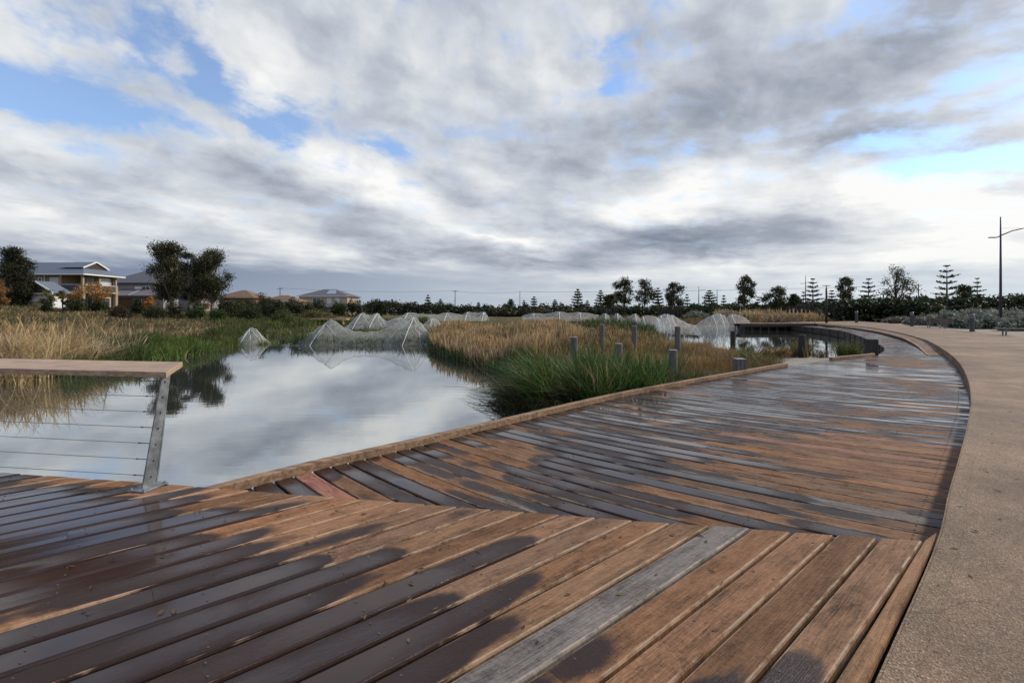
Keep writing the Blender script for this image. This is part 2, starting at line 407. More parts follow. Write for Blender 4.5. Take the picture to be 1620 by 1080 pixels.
def brickish(name, col, mortar=None):
    t = mat(name)
    co = t.new('ShaderNodeTexCoord').outputs['Object']
    s = t.sep(co)
    row = t.math('FRACT', t.math('MULTIPLY', s[2], 11.6))
    n = t.noise(co, 5, 6, .6); n2 = t.noise(t.vec('MULTIPLY', co, (4., 4., 11.6)), 1.0, 2, .5)
    c = t.mix(n2, tuple(x * .72 for x in col), tuple(x * 1.25 for x in col))
    c = t.mix(t.math('MULTIPLY', t.ss(row, .86, .95), .4), c, tuple(min(1, x * 1.5 + .05) for x in col))
    c = t.mix(t.math('MULTIPLY', n, .35), c, tuple(x * .7 for x in col))
    t.put(t.p.inputs['Base Color'], c); t.p.inputs['Roughness'].default_value = .9
    return t.mat
def tiles(name, col):
    t = mat(name)
    co = t.new('ShaderNodeTexCoord').outputs['Object']
    s = t.sep(co)
    row = t.math('FRACT', t.math('MULTIPLY', s[2], 7.0))
    n = t.noise(co, 1.5, 6, .6); n2 = t.noise(co, 9, 3, .6)
    c = t.mix(n2, tuple(x * .8 for x in col), tuple(x * 1.2 for x in col))
    c = t.mix(t.math('MULTIPLY', t.ss(row, .75, .98), .35), c, tuple(x * .45 for x in col))
    t.put(t.p.inputs['Base Color'], c); t.p.inputs['Roughness'].default_value = .62
    bump(t, row, .35, .03)
    return t.mat
M_TANWALL = brickish('tan_brick_wall', (.27, .20, .125)); M_GREYWALL = simple('grey_render_wall', (.30, .285, .29), .9, .1)
M_BROWNWALL = brickish('brown_brick_wall', (.18, .115, .075)); M_CREAM = brickish('cream_brick_wall', (.42, .35, .26))
M_WHITE = simple('white_paint', (.78, .78, .76), .55, .05, 2, 0, .05)
M_ROOFBLUE = tiles('blue_grey_roof', (.135, .16, .20)); M_ROOFGREY = tiles('dark_grey_tile_roof', (.115, .11, .125))
M_ROOFPURPLE = tiles('purple_grey_tile_roof', (.17, .145, .155)); M_ROOFRUST = tiles('rust_tile_roof', (.20, .11, .055))
M_GABLE = simple('dark_brown_gable', (.055, .035, .03), .8)
M_TANCOL = simple('tan_render', (.36, .28, .195), .9, .12)
M_GARAGE = timber('brown_garage_door', (.23, .13, .07), (.15, .085, .045), .6, 0, .4)
t = mat('window_glass'); t.p.inputs['Base Color'].default_value = (.05, .06, .07, 1); t.p.inputs['Roughness'].default_value = .06
t.p.inputs['Specular IOR Level'].default_value = .9
M_GLASS = t.mat
t = mat('tinted_balustrade_glass'); t.p.inputs['Base Color'].default_value = (.05, .05, .06, 1); t.p.inputs['Roughness'].default_value = .12
M_DARKGLASS = t.mat
M_CURTAIN = simple('pale_curtained_glass', (.52, .55, .58), .25, .2, 1.2, 0, 0)
t = mat('solar_panel'); t.p.inputs['Base Color'].default_value = (.30, .34, .40, 1); t.p.inputs['Roughness'].default_value = .18
t.p.inputs['Metallic'].default_value = .5
M_SOLAR = t.mat
M_BOLLARD = simple('dark_grey_bollard_paint', (.055, .06, .072), .45, .12, 8, .3, .05)
M_BOLLHEAD = simple('grey_bollard_louvre', (.16, .165, .175), .45, .12, 8, .4, .05)
M_POLE = simple('blue_black_pole_paint', (.045, .045, .085), .4, .1, 4, .3, 0)
M_POLEGREY = simple('grey_metal_pole', (.16, .17, .18), .5, .1, 4, .4, 0)
M_BLACK = simple('black_powdercoat', (.02, .02, .022), .45, .1, 4, .3, 0)
M_POWER = simple('old_power_pole_timber', (.075, .065, .06), .9, .2, 6)
M_ROCK = simple('rust_brown_rock', (.22, .125, .065), .9, .45, 3, 0, .6)
M_SLAB = simple('pale_concrete_slab', (.56, .51, .46), .9, .12, 4, 0, .2)
M_LAMPHEAD = simple('lamp_head_grey', (.22, .23, .25), .4, .1, 4, .4, 0)
M_SCREW = simple('dull_screw_head', (.10, .09, .085), .7, .3, 30, .2, 0)

# ------------------------------------------------------------------ object helpers
def put_props(o, label=None, cat=None, group=None, kind=None):
    if label: o['label'] = label
    if cat: o['category'] = cat
    if group: o['group'] = group
    if kind: o['kind'] = kind
    return o
def link_mesh(name, me, m, parent=None, loc=None):
    if m is not None: me.materials.append(m)
    o = bpy.data.objects.new(name, me); COL.objects.link(o)
    if parent is not None: o.parent = parent
    if loc is not None: o.location = loc
    return o
def empty(name, loc, rz=0.0, **kw):
    o = bpy.data.objects.new(name, None); o.empty_display_size = .3
    o.location = loc; o.rotation_euler = (0, 0, rz); COL.objects.link(o)
    return put_props(o, **kw)
def copy_thing(root, loc, rz=0.0, sc=1.0, **kw):
    c = root.copy(); COL.objects.link(c); c.location = loc; c.rotation_euler = (0, 0, rz)
    c.scale = (sc, sc, sc) if not isinstance(sc, tuple) else sc
    for ch in list(root.children):
        q = ch.copy(); COL.objects.link(q); q.parent = c
        for g in list(ch.children):
            s = g.copy(); COL.objects.link(s); s.parent = q
    return put_props(c, **kw)

class MB:
    def __init__(self): self.v = []; self.f = []; self.smooth = False
    def add(self, vs, fs):
        b = len(self.v); self.v += [tuple(map(float, p)) for p in vs]; self.f += [tuple(b + i for i in f) for f in fs]
        return self
    def box(self, x0, x1, y0, y1, z0, z1):
        vs = [(x, y, z) for z in (z0, z1) for y in (y0, y1) for x in (x0, x1)]
        return self.add(vs, [(0, 2, 3, 1), (4, 5, 7, 6), (0, 1, 5, 4), (2, 6, 7, 3), (0, 4, 6, 2), (1, 3, 7, 5)])
    def beam(self, p0, p1, w, h):
        """box along p0->p1, w across (horizontal), h vertical; p on the centre"""
        p0 = np.array(p0, float); p1 = np.array(p1, float); d_ = p1 - p0; d_ /= np.linalg.norm(d_)
        s = np.cross(d_, (0, 0, 1.0)); s = s / (np.linalg.norm(s) or 1) if np.linalg.norm(s) > 1e-6 else np.array((1., 0, 0))
        up = np.cross(s, d_)
        vs = []
        for p in (p0, p1):
            for a, b_ in ((-1, -1), (1, -1), (1, 1), (-1, 1)): vs.append(p + s * a * w / 2 + up * b_ * h / 2)
        return self.add(vs, [(3, 2, 1, 0), (4, 5, 6, 7), (0, 1, 5, 4), (1, 2, 6, 5), (2, 3, 7, 6), (3, 0, 4, 7)])
    def tube(self, pts, rad, n=6, cap=True):
        pts = [np.array(p, float) for p in pts]
        if not hasattr(rad, '__len__'): rad = [rad] * len(pts)
        rings = []; ref = None
        for i, p in enumerate(pts):
            dd = (pts[min(i + 1, len(pts) - 1)] - pts[max(i - 1, 0)]); dd = dd / (np.linalg.norm(dd) or 1)
            if ref is None:
                ref = np.array((1., 0, 0)) if abs(dd[0]) < .8 else np.array((0, 1., 0))
            a = np.cross(dd, ref); a /= np.linalg.norm(a); b_ = np.cross(dd, a); ref = np.cross(a, dd)
            rings.append([p + rad[i] * (cos(2 * pi * k / n) * a + sin(2 * pi * k / n) * b_) for k in range(n)])
        vs = [q for r_ in rings for q in r_]; fs = []
        for i in range(len(pts) - 1):
            for k in range(n):
                k2 = (k + 1) % n; fs.append((i * n + k, i * n + k2, (i + 1) * n + k2, (i + 1) * n + k))
        if cap: fs += [tuple(range(n))[::-1], tuple((len(pts) - 1) * n + k for k in range(n))]
        return self.add(vs, fs)
    def lathe(self, prof, n=12, c=(0, 0, 0)):
        vs = []; fs = []
        for r_, z in prof:
            for k in range(n): vs.append((c[0] + r_ * cos(2 * pi * k / n), c[1] + r_ * sin(2 * pi * k / n), c[2] + z))
        for i in range(len(prof) - 1):
            for k in range(n):
                k2 = (k + 1) % n; fs.append((i * n + k, i * n + k2, (i + 1) * n + k2, (i + 1) * n + k))
        fs += [tuple(range(n))[::-1], tuple((len(prof) - 1) * n + k for k in range(n))]
        return self.add(vs, fs)
    def build(self, name, m, parent=None, label=None, bevel=0, smooth=False):
        me = bpy.data.meshes.new(name); me.from_pydata(self.v, [], self.f)
        if smooth: me.polygons.foreach_set('use_smooth', [True] * len(me.polygons))
        me.update()
        o = link_mesh(name, me, m, parent)
        if bevel:
            bv = o.modifiers.new('bevel', 'BEVEL'); bv.width = bevel; bv.segments = 2; bv.limit_method = 'ANGLE'
        if label: o['label'] = label
        return o

def np_mesh(name, V, Q, m, parent=None, attrs=None, smooth=False):
    """V (n,3) Q (k,4) arrays -> mesh object with point attributes"""
    me = bpy.data.meshes.new(name); V = np.asarray(V, np.float32); Q = np.asarray(Q, np.int32)
    k, c = Q.shape
    me.vertices.add(len(V)); me.vertices.foreach_set('co', V.ravel())
    me.loops.add(k * c); me.loops.foreach_set('vertex_index', Q.ravel())
    me.polygons.add(k); me.polygons.foreach_set('loop_start', np.arange(0, k * c, c, dtype=np.int32))
    me.polygons.foreach_set('use_smooth', np.full(k, bool(smooth)))
    me.update(calc_edges=True); me.validate()
    for an, (ty, arr) in (attrs or {}).items():
        a = me.attributes.new(an, ty, 'POINT')
        key = {'FLOAT': 'value', 'FLOAT_VECTOR': 'vector', 'FLOAT_COLOR': 'color'}[ty]
        a.data.foreach_set(key, np.asarray(arr, np.float32).ravel())
    return link_mesh(name, me, m, parent)

# ------------------------------------------------------------------ ground plan (metres, camera at 0,0)
UP, LO = 0.80, 0.60          # landing / path level and lower boardwalk level
def catmull(P, n=10):
    P = np.array(P, float); out = []
    Q = np.vstack([2 * P[0] - P[1], P, 2 * P[-1] - P[-2]])
    for i in range(1, len(Q) - 2):
        for t_ in np.linspace(0, 1, n, endpoint=False):
            a, b_, c_, d_ = Q[i - 1], Q[i], Q[i + 1], Q[i + 2]
            out.append(.5 * ((2 * b_) + (-a + c_) * t_ + (2 * a - 5 * b_ + 4 * c_ - d_) * t_ ** 2 + (-a + 3 * b_ - 3 * c_ + d_) * t_ ** 3))
    out.append(P[-1]); return np.array(out)
# right edge of the decks = kerb of the path
R_CTRL = [(-4.6, -3.5), (-1.75, -1.0), (.28, .82), (1.37, 1.79), (2.58, 2.88), (3.39, 3.68), (4.29, 4.55), (5.82, 6.05), (7.5, 7.75), (9.6, 10.0), (12.5, 13.3), (15.9, 17.5), (20.7, 23.9), (26.2, 32.5), (30.6, 40.4), (33.2, 47.7), (34.2, 53.0), (34.4, 60.0)]
R_EDGE = catmull(R_CTRL, 12)
L_CTRL = [(-4.9, 1.2), (-3.75, 2.75), (-2.60, 4.05), (-1.98, 4.77), (-1.16, 5.58), (.42, 7.2), (1.15, 7.95), (2.2, 8.98), (4.1, 10.6), (6.2, 12.35), (8.2, 13.95), (10.7, 15.7), (13.3, 17.3), (16.2, 20.6), (19.4, 25.6), (23.0, 31.6), (27.0, 39.0), (29.7, 46.5), (31.2, 53.0)]
L_EDGE = catmull(L_CTRL, 12)

POND_MAIN = np.array([(-34, -6), (-3, -6), (1.0, -2), (4.0, 4.6), (4.2, 8.2), (2.2, 9.6), (1.7, 10.4), (1.3, 12.0), (.7, 14.2), (0, 17), (-2.1, 20.5), (-3.6, 24), (-4.6, 27.2), (-5.2, 30), (-6.6, 33), (-7.0, 38), (-6.5, 46), (-7, 56), (-9, 66), (-20, 72), (-27, 66), (-27, 52), (-24, 44), (-21, 37.5), (-18.3, 31.5), (-16.9, 26), (-16.2, 22), (-15.6, 18.5), (-14.9, 15.6), (-15.6, 13.2), (-18, 11), (-22, 8), (-28, 4)])
POND_BAY = np.array([(11.3, 24.6), (13.0, 22.9), (15.2, 22.4), (17.8, 22.0), (20, 22.6), (24, 28), (30, 38), (36, 50), (38, 60), (35, 66), (22, 66), (18.5, 58), (13.6, 44), (11.6, 36), (10.4, 29.5), (10.5, 26.6)])
def poly_sd(P, poly):
    """signed distance, positive outside"""
    P = np.asarray(P, float); a = poly; b_ = np.roll(poly, -1, 0)
    dmin = np.full(len(P), 1e9); inside = np.zeros(len(P), bool)
    for p, q in zip(a, b_):
        e = q - p; w_ = P - p; t_ = np.clip((w_ @ e) / (e @ e), 0, 1)
        dmin = np.minimum(dmin, np.hypot(*(w_ - t_[:, None] * e).T))
        c1 = (p[1] > P[:, 1]) != (q[1] > P[:, 1])
        with np.errstate(divide='ignore', invalid='ignore'):
            xi = (q[0] - p[0]) * (P[:, 1] - p[1]) / (q[1] - p[1] if q[1] != p[1] else 1e-9) + p[0]
        inside ^= c1 & (P[:, 0] < xi)
    return np.where(inside, -dmin, dmin)
def inside_poly(P, poly): return poly_sd(P, np.asarray(poly, float)) < 0
EDGE_POLY = np.vstack([R_EDGE, [(60, 66), (90, 60), (90, -30), (-6, -8)]])      # everything right of the kerb
DECK_POLY = np.vstack([L_EDGE[np.hypot(*L_EDGE.T) < 80], R_EDGE[::-1][10:]])
def sstep(x, a, b_):
    t_ = np.clip((x - a) / (b_ - a), 0, 1); return t_ * t_ * (3 - 2 * t_)
def gz(P):
    P = np.asarray(P, float); x, y = P[:, 0], P[:, 1]
    dd = np.minimum(poly_sd(P, POND_MAIN), poly_sd(P, POND_BAY))
    amp = .42 - .22 * sstep(x - .28 * y, 1.2, 3.2) * sstep(y, 14, 17)
    z = np.where(dd < 0, np.maximum(-.7, dd * .35), amp * (1 - np.exp(-dd * .55)))
    left = sstep(-x - .18 * y, 8, 30)
    z = z + sstep(dd, 1, 34) * left * 1.75
    z = z + sstep(y, 60, 110) * sstep(dd, 2, 30) * .75 * (1 - left)
    r = poly_sd(P, EDGE_POLY)
    z = np.where((r < -1.4) & (y < 75), np.maximum(z, .70), z)
    z = np.where((r >= -1.4) & (poly_sd(P, DECK_POLY) < 1.0), np.minimum(z, .33), z)
    z = np.where((r < -6) & (dd > 4), z + .5 * sstep(-r, 8, 26), z)
    z = z + (.05 * np.sin(x * .9 + 1.3 * np.sin(y * .37)) + .04 * np.sin(y * 1.1 + x * .3)) * sstep(dd, .5, 5) * ((r > 1) | (r < -12))
    return z
def gz1(x, y): return float(gz(np.array([(x, y)]))[0])

# ground sheet: fine near, coarse to the horizon
ax = np.concatenate([-np.geomspace(3000, 90, 22), np.arange(-86, 86.1, .9), np.geomspace(90, 3000, 22)])
ay = np.concatenate([-np.geomspace(600, 22, 8), np.arange(-20, 110.1, .9), np.geomspace(114, 5000, 24)])
XX, YY = np.meshgrid(ax, ay); PP = np.stack([XX.ravel(), YY.ravel()], 1)
ZZ = gz(PP)
far = np.hypot(PP[:, 0], PP[:, 1]) > 400
ZZ[far] = np.minimum(ZZ[far], 1.6)
nx_, ny_ = len(ax), len(ay)
ii = (np.arange(ny_ - 1)[:, None] * nx_ + np.arange(nx_ - 1)[None]).ravel()
QQ = np.stack([ii, ii + 1, ii + nx_ + 1, ii + nx_], 1)
BEACH = np.array([(6.8, 12.9), (8.6, 14.3), (10.7, 15.8), (13.0, 17.2), (15.2, 19.6), (18.2, 23.2), (15, 23.2), (12.2, 23.9), (10.0, 20.0), (7.2, 16.5)])
sdb = poly_sd(PP, BEACH)
sdr = poly_sd(PP, EDGE_POLY)
pale = np.maximum(sstep(-sdb, -.8, .8), sstep(-sdr, 2, 5) * (1 - sstep(-sdr, 15, 20)) * .95)
track = sstep(-np.abs(PP[:, 1] - 56 - .1 * PP[:, 0]), -1.8, -.6) * (PP[:, 0] < -40) * (PP[:, 0] > -56)
pale = np.maximum(pale, track * .7)
put_props(np_mesh('ground', np.column_stack([PP, ZZ]), QQ, M_GROUND, None, {'pale': ('FLOAT', pale)}, True), kind='structure')

wx = np.linspace(-36, 42, 40); wy = np.linspace(-7, 75, 42)
V = [(x, y, 0) for y in wy for x in wx]; n_ = len(wx)
Q = [(j * n_ + i, j * n_ + i + 1, (j + 1) * n_ + i + 1, (j + 1) * n_ + i) for j in range(len(wy) - 1) for i in range(n_ - 1)]
put_props(np_mesh('water', V, Q, M_WATER, None), kind='structure')

# ------------------------------------------------------------------ path with its kerb
PATH_R = catmull([(6, -8), (9, -2), (13, 4), (18.5, 12), (25.5, 22), (30, 30), (36, 41), (43.5, 55), (48, 66)], 12)
def strip_between(A, B, z, rows, n=220):
    def res(C):
        s = np.concatenate([[0], np.cumsum(np.hypot(*np.diff(C, axis=0).T))]); u_ = np.linspace(0, s[-1], n)
        return np.column_stack([np.interp(u_, s, C[:, 0]), np.interp(u_, s, C[:, 1])])
    A, B = res(A), res(B); V = []; Q = []
    for i in range(n):
        for j in range(rows + 1):
            p = A[i] + (B[i] - A[i]) * j / rows; V.append((p[0], p[1], z))
    for i in range(n - 1):
        for j in range(rows):
            k = i * (rows + 1) + j; Q.append((k, k + 1, k + rows + 2, k + rows + 1))
    return V, Q
V, Q = strip_between(R_EDGE, PATH_R, UP, 8)
path = put_props(np_mesh('path', V, Q, M_PATH), kind='structure')
# kerb: thin arris flush with the path and a face down to the boardwalk
V = []; Q = []
nrm = np.gradient(R_EDGE, axis=0); nrm = np.column_stack([nrm[:, 1], -nrm[:, 0]]); nrm /= np.linalg.norm(nrm, axis=1)[:, None]
for i, (p, q) in enumerate(zip(R_EDGE, nrm)):
    for off, z in ((.10, UP + .004), (.012, UP + .004), (0.0, UP - .008), (-.004, UP - .30)):
        V.append((p[0] + q[0] * off, p[1] + q[1] * off, z))
for i in range(len(R_EDGE) - 1):
    for j in range(3):
        k = i * 4 + j; Q.append((k, k + 4, k + 5, k + 1))
np_mesh('kerb', V, Q, M_KERB, path)

# ------------------------------------------------------------------ decking
def arclen(C): return np.concatenate([[0], np.cumsum(np.hypot(*np.diff(C, axis=0).T))])
def at_len(C, s, q): return np.stack([np.interp(q, s, C[:, 0]), np.interp(q, s, C[:, 1])], -1)

class Boards:
    def __init__(self): self.V = []; self.Q = []; self.uvb = []; self.wet = []; self.tint = []; self.n = 0; self.screws = []
    def board(self, A, B, z, tint, wetf, r=None, u0=0.0, thick=.035, gap=.0050, ch=.010, cup=.0):
        """A, B (n,2): the two long sides of one board piece"""
        A = np.asarray(A, float); B = np.asarray(B, float); n = len(A)
        w_ = B - A; wl = np.linalg.norm(w_, axis=1)[:, None]; wd = w_ / np.maximum(wl, 1e-6)
        wl = wl[:, 0]
        g = np.minimum(gap, wl * .2); c_ = np.minimum(ch, wl * .2)
        prof = [(g, -thick), (g, -c_), (g + c_ * .35, -c_ * .3), (g + c_, 0 * c_), (wl * .5, 0 * c_ + cup), (wl - g - c_, 0 * c_), (wl - g - c_ * .35, -c_ * .3), (wl - g, -c_), (wl - g, -thick)]
        m = len(prof); r = random.random() if r is None else r
        u_ = arclen((A + B) / 2) + u0
        # end arrises
        ends = np.zeros(n); ends[0] = ends[-1] = -.0006
        for i in range(n):
            for o_, dz in prof:
                off = o_[i] if hasattr(o_, '__len__') else o_
                zz_ = dz[i] if hasattr(dz, '__len__') else dz
                p = A[i] + wd[i] * off
                self.V.append((p[0], p[1], z + zz_ + (ends[i] if zz_ > -.02 else 0)))
                self.uvb.append((u_[i], off / max(wl[i], 1e-6), r)); self.wet.append(wetf(p[0], p[1])); self.tint.append(tuple(tint) + (1,))
        b_ = self.n
        for i in range(n - 1):
            for j in range(m - 1):
                k = b_ + i * m + j; self.Q.append((k, k + 1, k + m + 1, k + m))
        for i0, rev in ((0, True), (n - 1, False)):
            k = b_ + i0 * m
            for a in range(4):
                q = (k + a, k + a + 1, k + m - 2 - a, k + m - 1 - a)
                if len(set(q)) == 4: self.Q.append(q if not rev else q[::-1])
        self.n += n * m
    def build(self, name):
        Q = [q for q in self.Q]
        return np_mesh(name, self.V, Q, M_DECK, None, {'uvb': ('FLOAT_VECTOR', self.uvb), 'wet': ('FLOAT', self.wet), 'tint': ('FLOAT_COLOR', self.tint)})
def pick_tint(red=.05, grey=.03):
    base = np.array(random.choice([(.34, .20, .115), (.31, .185, .11), (.36, .225, .13), (.29, .165, .09), (.34, .21, .13), (.27, .175, .115), (.36, .195, .10)]))
    base = base * random.uniform(.76, 1.18) * np.array((1.10, .96, .86))
    q = random.random()
    if q < red: base = np.array((.36, .18, .12)) * random.uniform(.9, 1.1)
    elif q < red + grey: base = np.array((.30, .25, .215))
    return base
def gauss(x, y, cx, cy, ra, rb, ang):
    c_, s_ = cos(ang), sin(ang); dx, dy = x - cx, y - cy
    a = (dx * c_ + dy * s_) / ra; b_ = (-dx * s_ + dy * c_) / rb
    return math.exp(-(a * a + b_ * b_))

# ---- near landing
BD = radians(50); bdir = np.array((sin(BD), cos(BD))); bper = np.array((cos(BD), -sin(BD)))
UE_PX = [(-900, 690), (-420, 719), (0, 747), (297, 768), (540, 787), (980, 821), (1250, 840.5), (1482, 856), (1560, 861)]
UE = np.array([G(px, py, UP) for px, py in UE_PX])
def wet_up(x, y):
    dist = (-.41 * (x + .62) - .91 * (y - 2.62))
    w_ = .43 + .25 * np.clip(dist / .75, -1.25, 1.0)
    w_ += .26 * gauss(x, y, -2.7, 2.75, 1.1, .55, radians(40))
    w_ -= .13 * gauss(x, y, 1.3, 2.3, .65, .6, 0)
    w_ -= .16 * gauss(x, y, -2.2, 3.6, 1.3, .22, radians(-10))
    w_ += .15 * gauss(x, y, -4.4, 4.0, 1.3, .5, radians(35)) + .36 * gauss(x, y, -3.3, 3.38, 1.5, .34, radians(32))
    return w_
up = Boards()
uper = UE @ bper; ualong = UE @ bdir
order = np.argsort(uper)
def edge_along(pv):   # along-board coordinate of the landing edge at across coordinate pv
    return np.interp(pv, uper[order], ualong[order])
R_per = R_EDGE @ bper; R_al = R_EDGE @ bdir
def kerb_per(al): 
    m_ = (R_EDGE[:, 1] < 6); o_ = np.argsort(R_al[m_]); return np.interp(al, R_al[m_][o_], R_per[m_][o_])
PITCH = .187
p0 = np.array(G(1462, 854.6, UP)) @ bper + PITCH
pv = p0; k = 0
screw_pts = []
while pv > -9.5:
    a_hi, a_lo = pv, pv - PITCH        # near side (larger per) and far side
    if k == 0: a_hi = pv + .30
    wob = random.uniform(-.006, .006)
    e1, e2 = edge_along(a_hi) - .0 + wob, edge_along(a_lo) + wob
    s_end = -6.5
    cuts = []; s_ = min(e1, e2) - random.uniform(.9, 3.6)
    while s_ > s_end: cuts.append(s_); s_ -= random.uniform(2.8, 5.6)
    segs = [None] + cuts + [s_end]
    if len(segs) < 2: segs = [None, s_end]
    tint = pick_tint(.0, .0); rk = random.random()
    if k == 5: tint = np.array((.245, .21, .185))
    for a_, b_ in zip(segs[:-1], segs[1:]):
        st1 = e1 if a_ is None else a_ - .0006; st2 = e2 if a_ is None else a_ - .0006
        L = max(st1, st2) - b_
        if L < .15: continue
        n = max(3, int(L / .10))
        t1 = np.linspace(st1, b_ + .0006, n); t2 = np.linspace(st2, b_ + .0006, n)
        if a_ is None:
            t1[1] = st1 - .006; t2[1] = st2 - .006
        sweep = lambda s, p_: p_ + .0016 * np.sin(s * 1.7 + k) 
        p1 = np.minimum(sweep(t1, a_hi), np.interp(t1, *(lambda o_: (R_al[o_], R_per[o_]))(np.argsort(R_al))) - .012) if k <= 2 else sweep(t1, a_hi)
        p2 = sweep(t2, a_lo)
        if k <= 2:
            p1 = np.maximum(p1, p2 + .012)
        A = t1[:, None] * bdir + p1[:, None] * bper; B = t2[:, None] * bdir + p2[:, None] * bper
        up.board(B, A, UP + random.uniform(-.0015, .0015), tint * random.uniform(.93, 1.07), wet_up, rk, e1 - st1, gap=.0105, ch=.0135, cup=random.uniform(-.001, .001))
    js = np.arange(-3.0, 6.0, .62)
    for j in js:
        ln = j + .02 * k
        top = min(e1, e2) - .05
        for q in (.26, .74):
            s_ = ln
            P_ = s_ * bdir + (a_lo + PITCH * q) * bper
            if s_ < top and .8 < P_[1] < 6 and k > 0: screw_pts.append((P_[0] + random.uniform(-.006, .006), P_[1] + random.uniform(-.006, .006), UP))
    for q in (.26, .72):
        if k > 0:
            s_ = min(e1, e2) - .06 ; P_ = s_ * bdir + (a_lo + PITCH * q) * bper; screw_pts.append((P_[0], P_[1], UP))
    pv = a_lo; k += 1
landing = put_props(up.build('boardwalk_landing'), kind='structure')
def screws(pts, parent):
    mb = MB()
    for x, y, z in pts:
        r_ = .0052
        mb.add([(x + r_ * cos(i * pi / 3), y + r_ * sin(i * pi / 3), z + .0022) for i in range(6)] + [(x + r_ * 1.15 * cos(i * pi / 3), y + r_ * 1.15 * sin(i * pi / 3), z - .004) for i in range(6)],
               [(0, 1, 2, 3, 4, 5)] + [(i, i + 6, (i + 1) % 6 + 6, (i + 1) % 6) for i in range(6)])
    o = mb.build('screw_heads', M_SCREW, parent); o['kind'] = 'stuff'
screws(screw_pts, landing)
# dark skirt under the landing edge
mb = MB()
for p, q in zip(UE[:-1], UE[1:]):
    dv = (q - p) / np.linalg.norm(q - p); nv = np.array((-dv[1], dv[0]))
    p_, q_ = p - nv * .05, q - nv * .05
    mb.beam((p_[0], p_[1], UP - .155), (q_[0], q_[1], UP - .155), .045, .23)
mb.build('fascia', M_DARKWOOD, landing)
mb = MB(); z_ = UP - .09  # added dark sheet below the boards, stands in for shade in the gaps
mb.add([(p[0] - .0, p[1] - .08, z_) for p in UE] + [(1.0, 1.3, z_), (-.6, -.2, z_), (-6, -2, z_)], [tuple(range(len(UE) + 3))]); mb.build('gap_shade_sheet', M_DARKWOOD, landing)

# ---- lower boardwalk, boards fan round the curve
sL, sR = arclen(L_EDGE), arclen(R_EDGE)
def nearest_len(C, s, p): return s[np.argmin(np.hypot(*(C - np.array(p)).T))]
l0 = nearest_len(L_EDGE, sL, (1.29, 8.1))
def wet_lo(x, y):
    w_ = .63
    w_ -= .40 * gauss(x, y, 3.7, 4.75, 1.9, 1.15, radians(42))
    w_ -= .14 * gauss(x, y, 5.6, 7.4, 1.6, 1.0, radians(42))
    w_ -= .20 * gauss(x, y, -.2, 5.2, 1.3, .5, radians(35))
    w_ -= .14 * gauss(x, y, 8.6, 10.5, 1.5, 1.2, radians(42))
    w_ -= .20 * gauss(x, y, 12.5, 15.0, 2.2, 1.2, radians(42))
    w_ -= .12 * gauss(x, y, 5.4, 10.6, 1.1, .7, radians(42))
    w_ += .14 * gauss(x, y, 1.7, 5.4, 1.4, 1.0, radians(-45))
    w_ += .13 * gauss(x, y, 4.6, 8.6, 1.4, 1.6, radians(-45))
    w_ += .16 * gauss(x, y, 9.0, 12.6, 2.6, 1.8, radians(42))
    w_ += .08 * gauss(x, y, 1.9, 3.2, .9, .8, 0)
    return w_
PL = .188
def seam(kk):
    s_ = l0 + kk * PL
    if s_ < 0 or s_ > sL[-1] - .05: return None
    p = at_len(L_EDGE, sL, s_)
    phi = radians(np.clip(53.2 + .125 * kk, 46, 66) if kk < 110 else min(74, 66 + .08 * (kk - 110)))
    dv = np.array((sin(phi), -cos(phi)))
    # intersect with kerb
    rel = R_EDGE - p; cr = rel[:, 0] * dv[1] - rel[:, 1] * dv[0]; al = rel @ dv
    best = None
    for i in range(len(R_EDGE) - 1):
        if cr[i] * cr[i + 1] <= 0 and al[i] > 0:
            t_ = cr[i] / (cr[i] - cr[i + 1] + 1e-12); L = al[i] + (al[i + 1] - al[i]) * t_
            if best is None or L < best: best = L
    if best is None: return None
    n = max(6, int(best / .22)); n = 26
    t_ = np.linspace(0, 1, n)
    nv = np.array((-cos(phi), -sin(phi)))     # toward the camera side
    sag = best * .030
    C = p + (dv * (best - .006)) * t_[:, None] + nv * (sag * 4 * t_ * (1 - t_))[:, None]
    return C
lo = Boards(); lo_screws = []
K0, K1 = -34, 262
seams = {kk: seam(kk) for kk in range(K0, K1 + 1)}
reds = {-3: .62, 1: .45, 13: .30, 14: .0, -27: 0.0}
